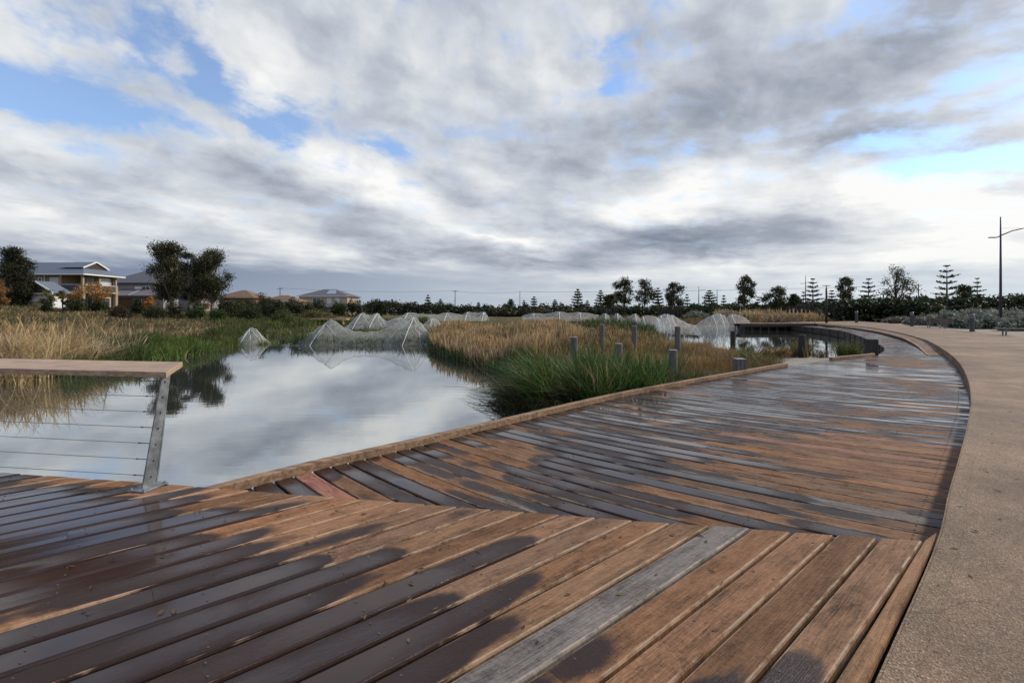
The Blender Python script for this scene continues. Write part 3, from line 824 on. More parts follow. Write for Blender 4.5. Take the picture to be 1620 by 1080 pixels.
for kk in range(K0, K1):
    A, B = seams[kk], seams[kk + 1]
    if A is None or B is None: continue
    n = len(A); Lb = np.hypot(*(A[-1] - A[0]))
    ncut = 1 if Lb < 5.5 else 2
    rk = random.random()
    fr = sorted(random.uniform(.15, .85) for _ in range(ncut))
    if kk in (-3, 1): fr = [.50 if kk == -3 else .70]
    fr = [0] + fr + [1]
    for a_, b_ in zip(fr[:-1], fr[1:]):
        if b_ - a_ < .05: continue
        m = max(3, int((b_ - a_) * n) + 1) if kk < 60 else max(3, int((b_ - a_) * 12))
        t_ = np.linspace(a_, b_, m); tt = np.linspace(0, 1, n)
        ga = .002 / Lb
        t_[0] += ga * .15; t_[-1] -= ga * .15
        PA = np.column_stack([np.interp(t_, tt, A[:, 0]), np.interp(t_, tt, A[:, 1])])
        PB = np.column_stack([np.interp(t_, tt, B[:, 0]), np.interp(t_, tt, B[:, 1])])
        tint = pick_tint(.035, .02) * .84
        if kk in (-3, 1) and b_ == 1: tint = np.array((.38, .19, .13))
        if kk == 12 and a_ == 0: tint = np.array((.40, .20, .13))
        if kk == -26: tint = np.array((.46, .20, .14))
        dryb = (kk in (-3, 1) and b_ == 1) or (kk == -26) or (kk == 12 and a_ == 0)
        wf = (lambda x, y: wet_lo(x, y) - .32) if dryb else wet_lo
        lo.board(PA, PB, LO + random.uniform(-.002, .002), tint, wf, None if dryb else rk, t_[0] * Lb, gap=.0095)
        if kk < 30:
            for e_ in (t_[0] + .035, t_[-1] - .035):
                for q in (.27, .73):
                    x_ = np.interp(e_, tt, A[:, 0]) * (1 - q) + np.interp(e_, tt, B[:, 0]) * q
                    y_ = np.interp(e_, tt, A[:, 1]) * (1 - q) + np.interp(e_, tt, B[:, 1]) * q
                    lo_screws.append((x_, y_, LO + .002))
walk = put_props(lo.build('boardwalk'), kind='structure')
screws(lo_screws, walk)
# added dark sheet: closes the view and puts shade into the gaps
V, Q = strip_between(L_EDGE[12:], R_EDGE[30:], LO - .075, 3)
np_mesh('gap_shade_sheet', V, Q, M_DARKWOOD, walk)
mb = MB()
for i in range(0, len(L_EDGE) - 1):
    p, q = L_EDGE[i], L_EDGE[i + 1]
    if p[1] < 15.6: mb.beam((p[0], p[1], LO - .18), (q[0], q[1], LO - .18), .05, .27)
mb.build('side_joist', M_DARKWOOD, walk)

# hardwood edge beams: one long, one short past the beach gap
def edge_beam(p_from, p_to, name, label):
    i0 = np.argmin(np.hypot(*(L_EDGE - np.array(p_from)).T)); i1 = np.argmin(np.hypot(*(L_EDGE - np.array(p_to)).T))
    C = L_EDGE[i0:i1 + 1]; s_ = arclen(C); nseg = max(1, int(round(s_[-1] / 2.7)))
    mbs = MB()
    for k_ in range(nseg):
        a_, b_ = s_[-1] * k_ / nseg + .0015, s_[-1] * (k_ + 1) / nseg - .0015
        u_ = np.linspace(a_, b_, max(3, int((b_ - a_) / .12)))
        P_ = at_len(C, s_, u_); T = np.gradient(P_, axis=0); T /= np.linalg.norm(T, axis=1)[:, None]
        Nn = np.column_stack([T[:, 1], -T[:, 0]])
        vs = []; wj = random.uniform(-.003, .003)
        prof = [(-.075, -.03), (-.075, .076), (-.068, .084), (.012, .084), (.02, .076), (.02, .001)]
        for i, (p, nn) in enumerate(zip(P_, Nn)):
            jit = .0025 * sin(9.3 * u_[i]) + .002 * sin(23 * u_[i] + k_)
            for o_, z_ in prof: vs.append((p[0] + nn[0] * (o_ + jit + wj), p[1] + nn[1] * (o_ + jit + wj), LO + z_ + jit * .6 + wj * .5))
        m = len(prof); fs = []
        for i in range(len(P_) - 1):
            for j in range(m - 1): fs.append((i * m + j, (i + 1) * m + j, (i + 1) * m + j + 1, i * m + j + 1))
        fs += [tuple(range(m)), tuple(range((len(P_) - 1) * m, len(P_) * m))[::-1]]
        mbs.add(vs, fs)
    return put_props(mbs.build(name, M_BEAM), label=label, cat='edge beam')
edge_beam((-4.2, 2.2), (8.0, 13.8), 'edge_beam', 'long brown hardwood kerb beam between the wet boardwalk and the pond')
edge_beam((10.6, 15.6), (13.0, 17.1), 'edge_beam', 'short reddish kerb beam past the sandy beach gap, ending at a dark post')

# raised step that grows out of the boardwalk beside the kerb
STEP_PX = [(1468, 556), (1457, 548.5), (1446, 542), (1420, 532), (1381, 523), (1335, 516.5), (1300, 513.5)]
SL = [(15.35, 17.0)] + [G(px, py, .74) for px, py in STEP_PX]
SLc = catmull(SL, 8)
i0 = np.argmin(np.hypot(*(R_EDGE - np.array(SL[0])).T)); i1 = np.argmin(np.hypot(*(R_EDGE - np.array(SL[-1])).T))
RS = R_EDGE[i0:i1 + 1]
inner = RS.copy(); 
V, Q = strip_between(SLc, RS - nrm[i0:i1 + 1] * .01, .74, 4, 90)
V2 = [(x, y, LO + .02 + .12 * float(sstep((k_ // 5) / 89.0, 0, .30))) for k_, (x, y, z) in enumerate(V)]; Q2 = list(Q); b0 = len(V2)
for i in range(90):
    x, y, z = V2[i * 5]; V2 += [(x, y, z - .004), (x, y, .56)]
for i in range(89): Q2.append((b0 + 2 * i, b0 + 2 * i + 1, b0 + 2 * i + 3, b0 + 2 * i + 2))
u_at = np.array([(i * .2, (j % 5) / 4, .37) for i, j in zip(np.repeat(np.arange(90), 5), range(450))] + [(i * .1, .5, .8) for i in range(180)])
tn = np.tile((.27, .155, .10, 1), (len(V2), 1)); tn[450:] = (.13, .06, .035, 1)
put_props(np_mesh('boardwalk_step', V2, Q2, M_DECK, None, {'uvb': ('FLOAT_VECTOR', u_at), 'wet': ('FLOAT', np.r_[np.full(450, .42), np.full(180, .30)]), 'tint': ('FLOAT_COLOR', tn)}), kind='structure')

# slatted dark wall under the curved far edge of the boardwalk
mb = MB(); mbp = MB()
i0 = np.argmin(np.hypot(*(L_EDGE - np.array((13.5, 17.6))).T))
for i in range(i0, len(L_EDGE) - 1):
    p, q = L_EDGE[i], L_EDGE[i + 1]
    for zc in (LO - .05, LO - .20, LO - .35, LO - .5):
        mb.beam((p[0], p[1], zc), (q[0], q[1], zc), .05, .11)
    if (i - i0) % 4 == 0:
        mbp.box(p[0] - .09, p[0] + .03, p[1] - .06, p[1] + .06, -.4, LO - .01)
rw = empty('slatted_wall', (L_EDGE[i0][0], L_EDGE[i0][1], 0), label='dark slatted timber wall under the curved boardwalk edge above the bay', cat='retaining wall')
def reparent(o, root):
    o.parent = root; o.location = -np.array(root.location)
    return o
reparent(mb.build('slats', M_DARKWOOD), rw); reparent(mbp.build('wall_posts', M_POSTDARK), rw)

# ------------------------------------------------------------------ far platform with railing over the bay
plat = Boards()
for i in range(40):
    x0 = 25.6 + i * .22
    plat.board([(x0, 53.2), (x0, 57.4)], [(x0 + .22, 53.2), (x0 + .22, 57.4)], UP, pick_tint() * .9, lambda x, y: .40)
plo = put_props(plat.build('boardwalk_platform'), kind='structure')
mb = MB(); mb.box(25.6, 34.4, 53.15, 53.21, UP - .36, UP - .04)
for i in range(9):
    x = 26.2 + i * .95; mb.box(x - .11, x + .11, 53.6, 53.9, -.5, UP - .05)
mb.box(25.6, 34.4, 54.5, 54.6, -.3, UP - .05)
mb.build('fascia', M_DARKWOOD, plo)

# ------------------------------------------------------------------ near railing
def rail_thing(name, base_pts, lean, height, label, handrail_ext, cables, near=False):
    root = empty(name, (base_pts[0][0], base_pts[0][1], UP), label=label, cat='railing')
    o = np.array((base_pts[0][0], base_pts[0][1], UP)); lean = np.array(lean)
    for p in base_pts:
        b_ = np.array((p[0], p[1], UP)) - o; tdir = base_pts[1] if len(base_pts) > 1 else None
        along = np.array((base_pts[-1][0] - base_pts[0][0], base_pts[-1][1] - base_pts[0][1])); along = along / np.linalg.norm(along)
        per = np.array((-along[1], along[0])); per = per * (1 if per @ lean[:2] > 0 else -1)
        a3 = np.append(along, 0); p3 = np.append(per, 0)
        top = b_ + np.array((lean[0], lean[1], height))
        # blade post: wide plate tapering upward, flange behind
        def ring(c_, w0, t0): return [c_ + p3 * (-w0 / 2) - a3 * t0, c_ + p3 * (w0 / 2) - a3 * t0, c_ + p3 * (w0 / 2) + a3 * t0, c_ + p3 * (-w0 / 2) + a3 * t0]
        mb = MB(); r0, r1 = ring(b_ + np.array((0, 0, .012)), .125, .006), ring(top, .072, .006)
        mb.add(r0 + r1, [(3, 2, 1, 0), (4, 5, 6, 7), (0, 1, 5, 4), (1, 2, 6, 5), (2, 3, 7, 6), (3, 0, 4, 7)])
        # second web plate (the post reads as a folded section)
        r0, r1 = ring(b_ + np.array((0, 0, .012)) + p3 * .060 + a3 * .020, .012, .030), ring(top + p3 * .034 + a3 * .020, .012, .026)
        mb.add(r0 + r1, [(3, 2, 1, 0), (4, 5, 6, 7), (0, 1, 5, 4), (1, 2, 6, 5), (2, 3, 7, 6), (3, 0, 4, 7)])
        post = mb.build('post', M_GALV, root)
        if near:
            mp = MB(); c_ = b_
            vs = [c_ + p3 * sx_ + a3 * sy_ + np.array((0, 0, z_)) for z_ in (.002, .014) for sx_, sy_ in ((-.115, -.075), (.105, -.075), (.105, .08), (-.115, .08))]
            mp.add(vs, [(3, 2, 1, 0), (4, 5, 6, 7), (0, 1, 5, 4), (1, 2, 6, 5), (2, 3, 7, 6), (3, 0, 4, 7)])
            mp.build('base_plate', M_GALV, post, bevel=.002)
            for sx_, sy_ in ((-.095, -.055), (.085, -.055), (-.095, .06), (.085, .06)):
                q = c_ + p3 * sx_ + a3 * sy_
                m2 = MB(); m2.lathe([(.011, .014), (.011, .021), (.006, .023), (.005, .030)], 6, q); m2.build('anchor_bolt', M_GALV, post)
            for j in range(cables):
                f_ = .10 + .84 * j / (cables - 1)
                q = b_ + (top - b_) * f_
                m2 = MB(); m2.tube([q - a3 * .016, q - a3 * .006], [.009, .011], 8); m2.build('cable_bolt', M_GALV, post)
    p0_, p1_ = np.array(base_pts[0]), np.array(base_pts[-1]); al3 = np.append(along, 0)
    for j in range(cables):
        f_ = .10 + .84 * j / (cables - 1)
        off = np.array((lean[0] * f_, lean[1] * f_, height * f_ + .0))
        a_ = np.append(p0_, UP) + off - o; b_ = np.append(p1_, UP) + off - o
        mbc = MB(); mbc.tube([a_, a_ + (b_ - a_) * .5 - np.array((0, 0, .004)), b_], .0026 if near else .006, 5)
        if near:
            dirv = (b_ - a_) / np.linalg.norm(b_ - a_)
            mbc.tube([a_ + dirv * .006, a_ + dirv * .05], .005, 6); mbc.tube([a_ + dirv * .05, a_ + dirv * .14], .0036, 6); mbc.tube([a_ + dirv * .14, a_ + dirv * .16], .0055, 6)
        mbc.build('cable', M_CABLE, root)
    return root, o, al3, np.append(per, 0)
# near rail runs from its end post out of frame to the left
pb = np.array(G(236, 771, UP)); ang = radians(-81.0)
rdir = np.array((sin(ang), cos(ang)))
posts = [pb + rdir * s_ for s_ in (0.0, 2.6, 5.2)]
lean_v = np.array((-rdir[1], rdir[0])); lean_v = lean_v if lean_v[1] > 0 else -lean_v
rail, ro_, al3, per3 = rail_thing('cable_railing', [tuple(p) for p in posts], (lean_v[0] * .150, lean_v[1] * .150), .875,
    'railing of a wooden handrail and thin steel cables on a leaning galvanised post', 0, 7, True)
zt = UP + .875
cs = [G(289, 572, zt + .052), G(263, 588, zt + .052), G(-1400, 566, zt + .052), G(-1400, 545, zt + .052)]
a_, b_ = np.array(cs[0]), np.array(cs[1])
wv = per3[:2]
far0 = a_ + rdir * 6.5; 
bb = b_ + rdir * 6.5
vs = []
for z_ in (zt + .004, zt + .050):
    for p in (a_, b_, bb, far0): vs.append((p[0] - ro_[0], p[1] - ro_[1], z_ - ro_[2]))
mb = MB(); mb.add(vs, [(0, 1, 2, 3), (7, 6, 5, 4), (0, 4, 5, 1), (1, 5, 6, 2), (2, 6, 7, 3), (3, 7, 4, 0)])
hr = mb.build('handrail', M_RAILWOOD, rail, bevel=.004)

# far platform railing
fb = [(AT(px, 53.35), 53.35) for px in (1289, 1262, 1250, 1236, 1212, 1188)]
frail, fo, fa, fp = rail_thing('cable_railing', fb, (0.0, -.12), 1.02, 'distant low railing with pale timber handrail on the far platform over the bay', 0, 4)
mb = MB(); mb.beam((AT(1278, 53.2) - fo[0], 53.2 - fo[1], 1.06), (AT(1181, 53.2) - fo[0], 53.2 - fo[1], 1.06), .16, .06)
mb.build('handrail', M_RAILWOOD, frail)

# ------------------------------------------------------------------ grasses, reeds and sedges
def blades(P, h_, w_, lean, cols, segs=4, prof=None, droop=1.8):
    """P (n,3); h,w (n); lean (n,2) tip offset as a share of height; cols (n,3)"""
    n = len(P); prof = np.array(prof if prof is not None else np.r_[np.linspace(1, .55, segs), .06])
    a = RNG.uniform(0, 2 * pi, n); side = np.stack([np.cos(a), np.sin(a), np.zeros(n)], 1)
    V = np.zeros((n, segs + 1, 2, 3)); lm = np.hypot(lean[:, 0], lean[:, 1])
    for j in range(segs + 1):
        t_ = j / segs
        c_ = P.copy(); c_[:, 0] += lean[:, 0] * h_ * t_ ** droop; c_[:, 1] += lean[:, 1] * h_ * t_ ** droop
        c_[:, 2] += h_ * (t_ - np.minimum(.45, .30 * lm ** 2) * t_ ** 2.2)
        ww = (w_ * prof[j] * .5)[:, None] * side
        V[:, j, 0] = c_ - ww; V[:, j, 1] = c_ + ww
    V = V.reshape(-1, 3); base = np.arange(n)[:, None] * (2 * (segs + 1)) + (np.arange(segs) * 2)[None]
    base = base.ravel(); Q = np.stack([base, base + 1, base + 3, base + 2], 1)
    C = np.repeat(np.column_stack([cols, np.ones(n)]), 2 * (segs + 1), 0)
    tt = np.tile(np.repeat(np.arange(segs + 1) / segs, 2), n)
    return V, Q, C
class Tuft:
    def __init__(self): self.V = []; self.Q = []; self.C = []; self.n = 0
    def add(self, VQC):
        V, Q, C = VQC; self.V.append(V); self.Q.append(Q + self.n); self.C.append(C); self.n += len(V)
    def build(self, name, m=None, parent=None):
        return np_mesh(name, np.vstack(self.V), np.vstack(self.Q), m or M_BLADE, parent, {'col': ('FLOAT_COLOR', np.vstack(self.C))})
def scatter(poly, n, clump=0.0, keep=None):
    poly = np.asarray(poly, float); lo_, hi_ = poly.min(0), poly.max(0); out = []; tot = 0
    while tot < n:
        P = RNG.uniform(lo_, hi_, (n * 2, 2)); P = P[inside_poly(P, poly)]
        if clump:
            nn = np.sin(P[:, 0] * 1.9 + 2.1 * np.sin(P[:, 1] * 1.3)) * np.sin(P[:, 1] * 2.3 + 1.7 * np.sin(P[:, 0] * .9))
            P = P[RNG.uniform(-1, 1, len(P)) < nn / clump + .35]
        if keep is not None: P = P[keep(P)]
        out.append(P); tot += len(P)
        if len(P) == 0: break
    P = np.vstack(out)[:n]
    return P
def jitter_cols(base, n, amt=.2, alt=None, p_alt=.0):
    c_ = np.tile(np.array(base, float), (n, 1)) * RNG.uniform(1 - amt, 1 + amt, (n, 1)) * RNG.uniform(1 - amt * .4, 1 + amt * .4, (n, 3))
    if alt is not None:
        m_ = RNG.random(n) < p_alt; c_[m_] = np.array(alt) * RNG.uniform(1 - amt, 1 + amt, (m_.sum(), 1))
    return c_
def grass(tuft, poly, n, h, w, col, alt=None, p_alt=0, lean=.25, wind=(.0, .0), clump=0, segs=4, prof=None, hvar=.3, amt=.25, keep=None, zoff=-.05, near=1.0):
    P = scatter(poly, n, clump, keep); n = len(P)
    if n == 0: return
    z = gz(P) + zoff; P3 = np.column_stack([P, np.maximum(z, -.12)])
    mod = 1 + .20 * np.sin(P[:, 0] * .8 + 1.1 * np.sin(P[:, 1] * .5)) + .16 * np.sin(P[:, 0] * 2.7 + 1.7 * np.sin(P[:, 1] * 1.9)) 
    h_ = h * RNG.uniform(1 - hvar, 1 + hvar, n) * mod
    dist = np.hypot(P[:, 0], P[:, 1]); w_ = w * np.clip(dist / 22, .55, 3.0) * RNG.uniform(.7, 1.3, n) * near
    ln = RNG.normal(0, lean, (n, 2)) + np.array(wind)
    cc = jitter_cols(col, n, amt, alt, p_alt)
    pn = np.sin(P[:, 0] * .55 + 2.0 * np.sin(P[:, 1] * .31 + .4)) * np.sin(P[:, 1] * .43 + 1.6 * np.sin(P[:, 0] * .37)) + .5 * np.sin(P[:, 0] * 2.1 + P[:, 1] * 1.3)
    cc = cc * (1 + .20 * pn)[:, None] * np.stack([1 + 0 * pn, 1 - .02 * pn, 1 - .10 * pn], 1)
    g_ = RNG.random(n) < .10 * np.clip(1 - pn, 0, 2); cc[g_] = cc[g_] * np.array((.42, .52, .45))
    tuft.add(blades(P3, h_, w_, ln, cc, segs, prof))
TAN = (.37, .255, .135); TAN2 = (.27, .19, .105); STRAW = (.48, .375, .225); GREEN = (.055, .095, .022); DGREEN = (.028, .058, .016); OLIVE = (.12, .115, .035); BROWN = (.17, .105, .05)
REED = [.5, .6, .6, .9, 1.9, .25]
LAND_L = [(-15.2, 14.2), (-15.9, 19), (-17.0, 26), (-18.4, 31.5), (-21.3, 38), (-24.6, 45), (-28, 52), (-30, 64), (-62, 66), (-70, 50), (-40, 22), (-26, 12), (-19, 11.4)]
def outside(P, margin=.1): return np.minimum(poly_sd(P, POND_MAIN), poly_sd(P, POND_BAY)) > margin
reeds_l = Tuft()
grass(reeds_l, LAND_L, 22000, .54, .022, TAN, TAN2, .6, .26, (.10, -.02), 0, 5, REED, keep=lambda P: outside(P, .6))
grass(reeds_l, [(-15.3, 14.6), (-16.4, 21), (-19, 24), (-28, 20), (-24, 12.5), (-18.3, 11.6)], 5600, .95, .020, TAN, STRAW, .4, .22, (.16, -.05), 0, 5, REED, hvar=.3)
grass(reeds_l, [(-14.8, 14.2), (-15.6, 18.5), (-17.5, 19), (-20, 13.5), (-17, 11.8)], 3200, 1.15, .026, STRAW, TAN, .4, .55, (.30, -.15), 0, 6, [1, 1, .9, .8, .6, .4, .05])
grass(reeds_l, LAND_L, 14000, .58, .03, (.085, .10, .035), OLIVE, .5, .25, (.05, 0), 1.6, 4, keep=lambda P: outside(P, .8))
grass(reeds_l, [(-24, 36), (-29, 46), (-33, 58), (-60, 62), (-60, 46), (-36, 30), (-24, 26)], 11000, .62, .03, OLIVE, (.20, .16, .10), .5, .25)
put_props(reeds_l.build('reeds'), label='tan reeds covering the left bank of the pond', kind='stuff')
rushes_l = Tuft()
SH_L = [(-14.6, 15.2), (-15.1, 18.4), (-15.7, 22), (-16.4, 26), (-17.7, 31.5), (-20.4, 37.5), (-23.2, 44), (-26.5, 44.5), (-23, 37), (-19.8, 30), (-18.4, 24), (-17.4, 19)]
grass(rushes_l, SH_L, 14000, .62, .028, (.065, .105, .026), OLIVE, .45, .35, (.12, -.1), 1.0, 4)
grass(rushes_l, [(-15.2, 19.5), (-16.1, 26), (-18.8, 26), (-18.5, 20.5)], 3200, .80, .045, (.08, .14, .03), OLIVE, .3, .4, (.1, -.1), 0, 4)
grass(rushes_l, [(-24, 45), (-27, 52), (-27, 66), (-20, 72), (-12, 70), (-14, 76), (-40, 72), (-33, 50)], 8000, .8, .03, OLIVE, GREEN, .5, .25)
grass(rushes_l, [(-23.5, 41), (-20, 39), (-12, 42), (-8, 44), (-8, 58), (-26, 60)], 3500, .5, .04, (.06, .08, .02), (.13, .12, .04), .5, .4, keep=lambda P: RNG.random(len(P)) < .8)
put_props(rushes_l.build('rushes'), label='green rushes fringing the left waterline', kind='stuff')

PEN_TAN = [(-.6, 16.4), (-2.4, 20.6), (-4.2, 25), (-5.0, 29), (-6.2, 33), (-6.2, 42), (-4, 46), (8.4, 46), (8.6, 36), (8.2, 26), (7.0, 20.5), (5, 17.5), (2, 15.2)]
reeds_c = Tuft()
grass(reeds_c, [(-.8, 17.4), (-2.6, 21.2), (-4.2, 25.4), (-5.0, 29), (-5.8, 33), (-3, 37), (4, 37), (4.5, 28), (3, 22), (1.0, 17.5)], 15000, .86, .022, (.48, .335, .18), TAN2, .35, .13, (.03, 0), 0, 5, REED, hvar=.22)
grass(reeds_c, PEN_TAN, 9000, .50, .022, TAN, BROWN, .35, .2, (.02, 0), 0, 5, REED)
grass(reeds_c, [(-1, 17), (7, 17), (8, 30), (-4, 30)], 4200, .62, .026, (.10, .075, .035), OLIVE, .5, .3, (0, 0), 1.2, 4)
grass(reeds_c, [(2.5, 14.6), (7.5, 15.6), (9.5, 20), (10.5, 26), (5, 24), (2.5, 18)], 10000, .42, .018, (.25, .155, .07), TAN, .5, .25, (0, 0), 0, 4)
grass(reeds_c, [(3, 34), (11.5, 34), (13.5, 44), (18, 60), (0, 64), (-6, 50), (-2, 40)], 8000, .55, .03, TAN2, OLIVE, .5, .25)
grass(reeds_c, [(35, 78), (52, 78), (58, 94), (40, 94)], 5200, 1.35, .03, TAN, STRAW, .4, .18, (0, 0), 0, 5, REED)
grass(reeds_c, [(14, 67), (36, 67), (40, 90), (8, 90)], 5000, .7, .035, TAN2, BROWN, .5, .2)
put_props(reeds_c.build('reeds'), label='golden reeds standing on the spit between the two ponds', kind='stuff')
sedge = Tuft()
grass(sedge, [(.2, 12.6), (-.3, 15.4), (-.9, 18.0), (-2.6, 21.2), (-4.3, 26), (-5.2, 30.4), (-4.4, 30), (-3.2, 25.5), (-1.6, 21.2), (.6, 17.5), (1.2, 13)], 5500, .55, .034, (.05, .10, .022), DGREEN, .5, .55, (-.25, -.25), 1.5, 4)
grass(sedge, [(3.2, 9.95), (5.4, 11.9), (7.4, 13.5), (9.2, 16.2), (8.5, 18.5), (5.5, 17), (3, 13.5), (2.4, 10.6)], 7500, .36, .016, (.125, .105, .04), (.19, .12, .055), .5, .35, (0, 0), 0, 5)
grass(sedge, [(2.3, 9.25), (3.2, 10.0), (4.8, 11.4), (4.6, 12.6), (2.4, 11.4)], 2300, .45, .018, DGREEN, OLIVE, .4, .6, (.05, -.1), 0, 5, near=1.2)
grass(sedge, [(6.1, 12.45), (7.3, 13.35), (7.7, 14.6), (6.6, 14.2)], 420, .34, .022, (.06, .11, .03), OLIVE, .3, .5, (.1, -.1), 0, 4)
grass(sedge, [(9.5, 21), (11.6, 21.5), (12.2, 23.4), (11.0, 25.5), (10, 30), (9.4, 30)], 900, .30, .02, BROWN, OLIVE, .5, .3)
grass(sedge, [(6.8, 13.1), (8.0, 14.0), (8.3, 16.8), (7.0, 16.6)], 500, .30, .016, (.12, .105, .04), (.20, .15, .07), .5, .4)
grass(sedge, [(9.0, 18.6), (12.4, 22.6), (13.6, 22.4), (10.2, 18.0)], 420, .26, .016, (.16, .12, .055), OLIVE, .4, .4)
grass(sedge, BEACH, 160, .12, .014, (.17, .12, .06), OLIVE, .4, .6)
put_props(sedge.build('sedges'), label='mixed green and brown sedges edging the spit and the boardwalk', kind='stuff')

# the big overhanging sedge clump beside the boardwalk
def clump(name, cx, cy, n, r, h, wind, cols, w=.012, label=None, cat='sedge clump', ex=(1, 1), group=None, z0=None):
    t_ = Tuft(); root_z = .05 if z0 is None else z0
    ns = max(3, int(n / 130)); sa = RNG.uniform(0, 2 * pi, ns); sq = r * np.sqrt(RNG.random(ns)); hs = RNG.uniform(.62, 1.12, ns)
    SX, SY = sq * np.cos(sa), sq * np.sin(sa); wl = RNG.normal(0, .22, (ns, 2)); k_ = RNG.integers(0, ns, n)
    P = np.column_stack([cx + SX[k_] * ex[0], cy + SY[k_] * ex[1]]) + RNG.normal(0, .10 + .04 * r, (n, 2))
    out = np.column_stack([SX[k_], SY[k_]]) / r
    ln = out * RNG.uniform(.2, .8, (n, 1)) + RNG.normal(0, .24, (n, 2)) + wl[k_] + np.array(wind) * RNG.uniform(.3, 1.2, (n, 1))
    h_ = h * RNG.uniform(.55, 1.15, n) * hs[k_]
    t_.add(blades(np.column_stack([P, np.full(n, root_z)]), h_, w * RNG.uniform(.7, 1.3, n), ln, np.where((RNG.random(n) < .13)[:, None], jitter_cols((.30, .23, .115), n, .4), jitter_cols(cols[0], n, .55, cols[1], .3)), 6, [1, 1, .95, .85, .7, .5, .05], 1.6))
    return put_props(t_.build(name), label=label, cat=cat, group=group)
clump('sedge_clump', 1.95, 11.7, 3600, 1.70, 1.28, (-.42, -.12), ((.042, .10, .022), (.10, .15, .04)), .021, 'large dark green sedge clump leaning over the pond beside the boardwalk', ex=(1.0, 1.15))
clump('sedge_clump', .95, 11.0, 1100, .95, 1.0, (-.95, -.55), ((.034, .055, .022), (.13, .115, .05)), .018, 'drooping sedge fringe trailing into the water at the boardwalk beam', ex=(1, .8), z0=.0)
clump('sedge_clump', 3.3, 13.4, 1900, 1.5, 1.02, (-.12, -.05), ((.05, .10, .022), (.14, .13, .045)), .020, 'upright green sedge clump in front of the two round posts on the spit', ex=(1.2, 1))
clump('sedge_clump', 15.6, 22.0, 420, .36, .75, (.1, 0), ((.07, .11, .03), (.15, .12, .05)), .02, 'green tufty sedge at the bay edge left of the dark end post', ex=(1.6, .6), z0=.1)
clump('sedge_clump', 12.9, 21.6, 380, .55, .8, (0, 0), ((.10, .10, .035), (.17, .12, .055)), .02, 'olive tuft around the post standing at the bay shore', ex=(1.3, .6), z0=.15)
clump('grass_tuft', 8.1, 15.9, 46, .3, .8, (.1, 0), ((.06, .12, .025), (.10, .13, .04)), .03, 'sparse tuft of broad green leaves on the sand behind the square post', 'grass tuft', z0=.35)

# blades that have fallen over and trail on the water beside the big clump
n = 620; t6 = np.linspace(0, 1, 7)
bx_ = RNG.uniform(-.15, 1.35, n); by_ = 12.6 - 1.55 * (bx_ + .15) + RNG.normal(0, .45, n)
ang_ = RNG.normal(radians(205), radians(34), n); len_ = RNG.uniform(.5, 1.35, n); up_ = RNG.uniform(.10, .38, n)
V = np.zeros((n, 7, 2, 3)); wd_ = RNG.uniform(.007, .013, n)
for i, q in enumerate(t6):
    cx_ = bx_ + np.cos(ang_) * len_ * q; cy_ = by_ + np.sin(ang_) * len_ * q; cz_ = .04 + up_ * np.sin(np.pi * np.minimum(1, q * .98)) ** .8
    pw = (wd_ * (1 - .9 * q ** 2))[:, None] * np.stack([-np.sin(ang_), np.cos(ang_), 0 * ang_ + .5], 1)
    V[:, i, 0] = np.stack([cx_, cy_, cz_], 1) - pw; V[:, i, 1] = np.stack([cx_, cy_, cz_], 1) + pw
b0 = (np.arange(n)[:, None] * 14 + (np.arange(6) * 2)[None]).ravel()
C = np.repeat(np.column_stack([jitter_cols((.05, .075, .03), n, .5, (.17, .13, .06), .35), np.ones(n)]), 14, 0)
put_props(np_mesh('sedge_blades', V.reshape(-1, 3), np.stack([b0, b0 + 1, b0 + 3, b0 + 2], 1), M_BLADE, None, {'col': ('FLOAT_COLOR', C)}), label='fallen sedge blades trailing over the pond edge', kind='stuff')
# scattered dead leaves along the kerb, on the path and on the boards
LP = []; 
for i in range(150):
    k_ = int(np.clip(random.gauss(60, 28), 26, 150)); p = R_EDGE[k_] + nrm[k_] * (abs(random.gauss(0, .5)) + .05) * random.choice((1, 1, -1)); on = (p - R_EDGE[k_]) @ nrm[k_] > 0
    LP.append((p[0] + random.uniform(-.2, .2), p[1] + random.uniform(-.2, .2), (UP if on else LO) + .006))
for i in range(60): LP.append((random.uniform(-2.6, 1.2), random.uniform(2.0, 3.4), UP + .004))
LP = [p for p in LP if abs((np.min(np.hypot(*(R_EDGE - np.array(p[:2])).T)))) > .06]
VV = []; CC = []
for x, y, z in LP:
    a = random.uniform(0, 6.3); L_ = random.uniform(.012, .028); w_ = L_ * random.uniform(.25, .45); c_, s_ = cos(a), sin(a)
    VV += [(x - c_ * L_, y - s_ * L_, z), (x + s_ * w_, y - c_ * w_, z + random.uniform(.001, .007)), (x + c_ * L_, y + s_ * L_, z + random.uniform(0, .006)), (x - s_ * w_, y + c_ * w_, z + random.uniform(.001, .007))]
    col_ = random.choice([(.10, .06, .03), (.16, .10, .045), (.06, .04, .025), (.22, .15, .07)]); CC += [col_ + (1,)] * 4
put_props(np_mesh('leaf_litter', VV, np.arange(len(VV)).reshape(-1, 4), M_BLADE, None, {'col': ('FLOAT_COLOR', CC)}), label='dead leaves scattered along the kerb and boards', kind='stuff')

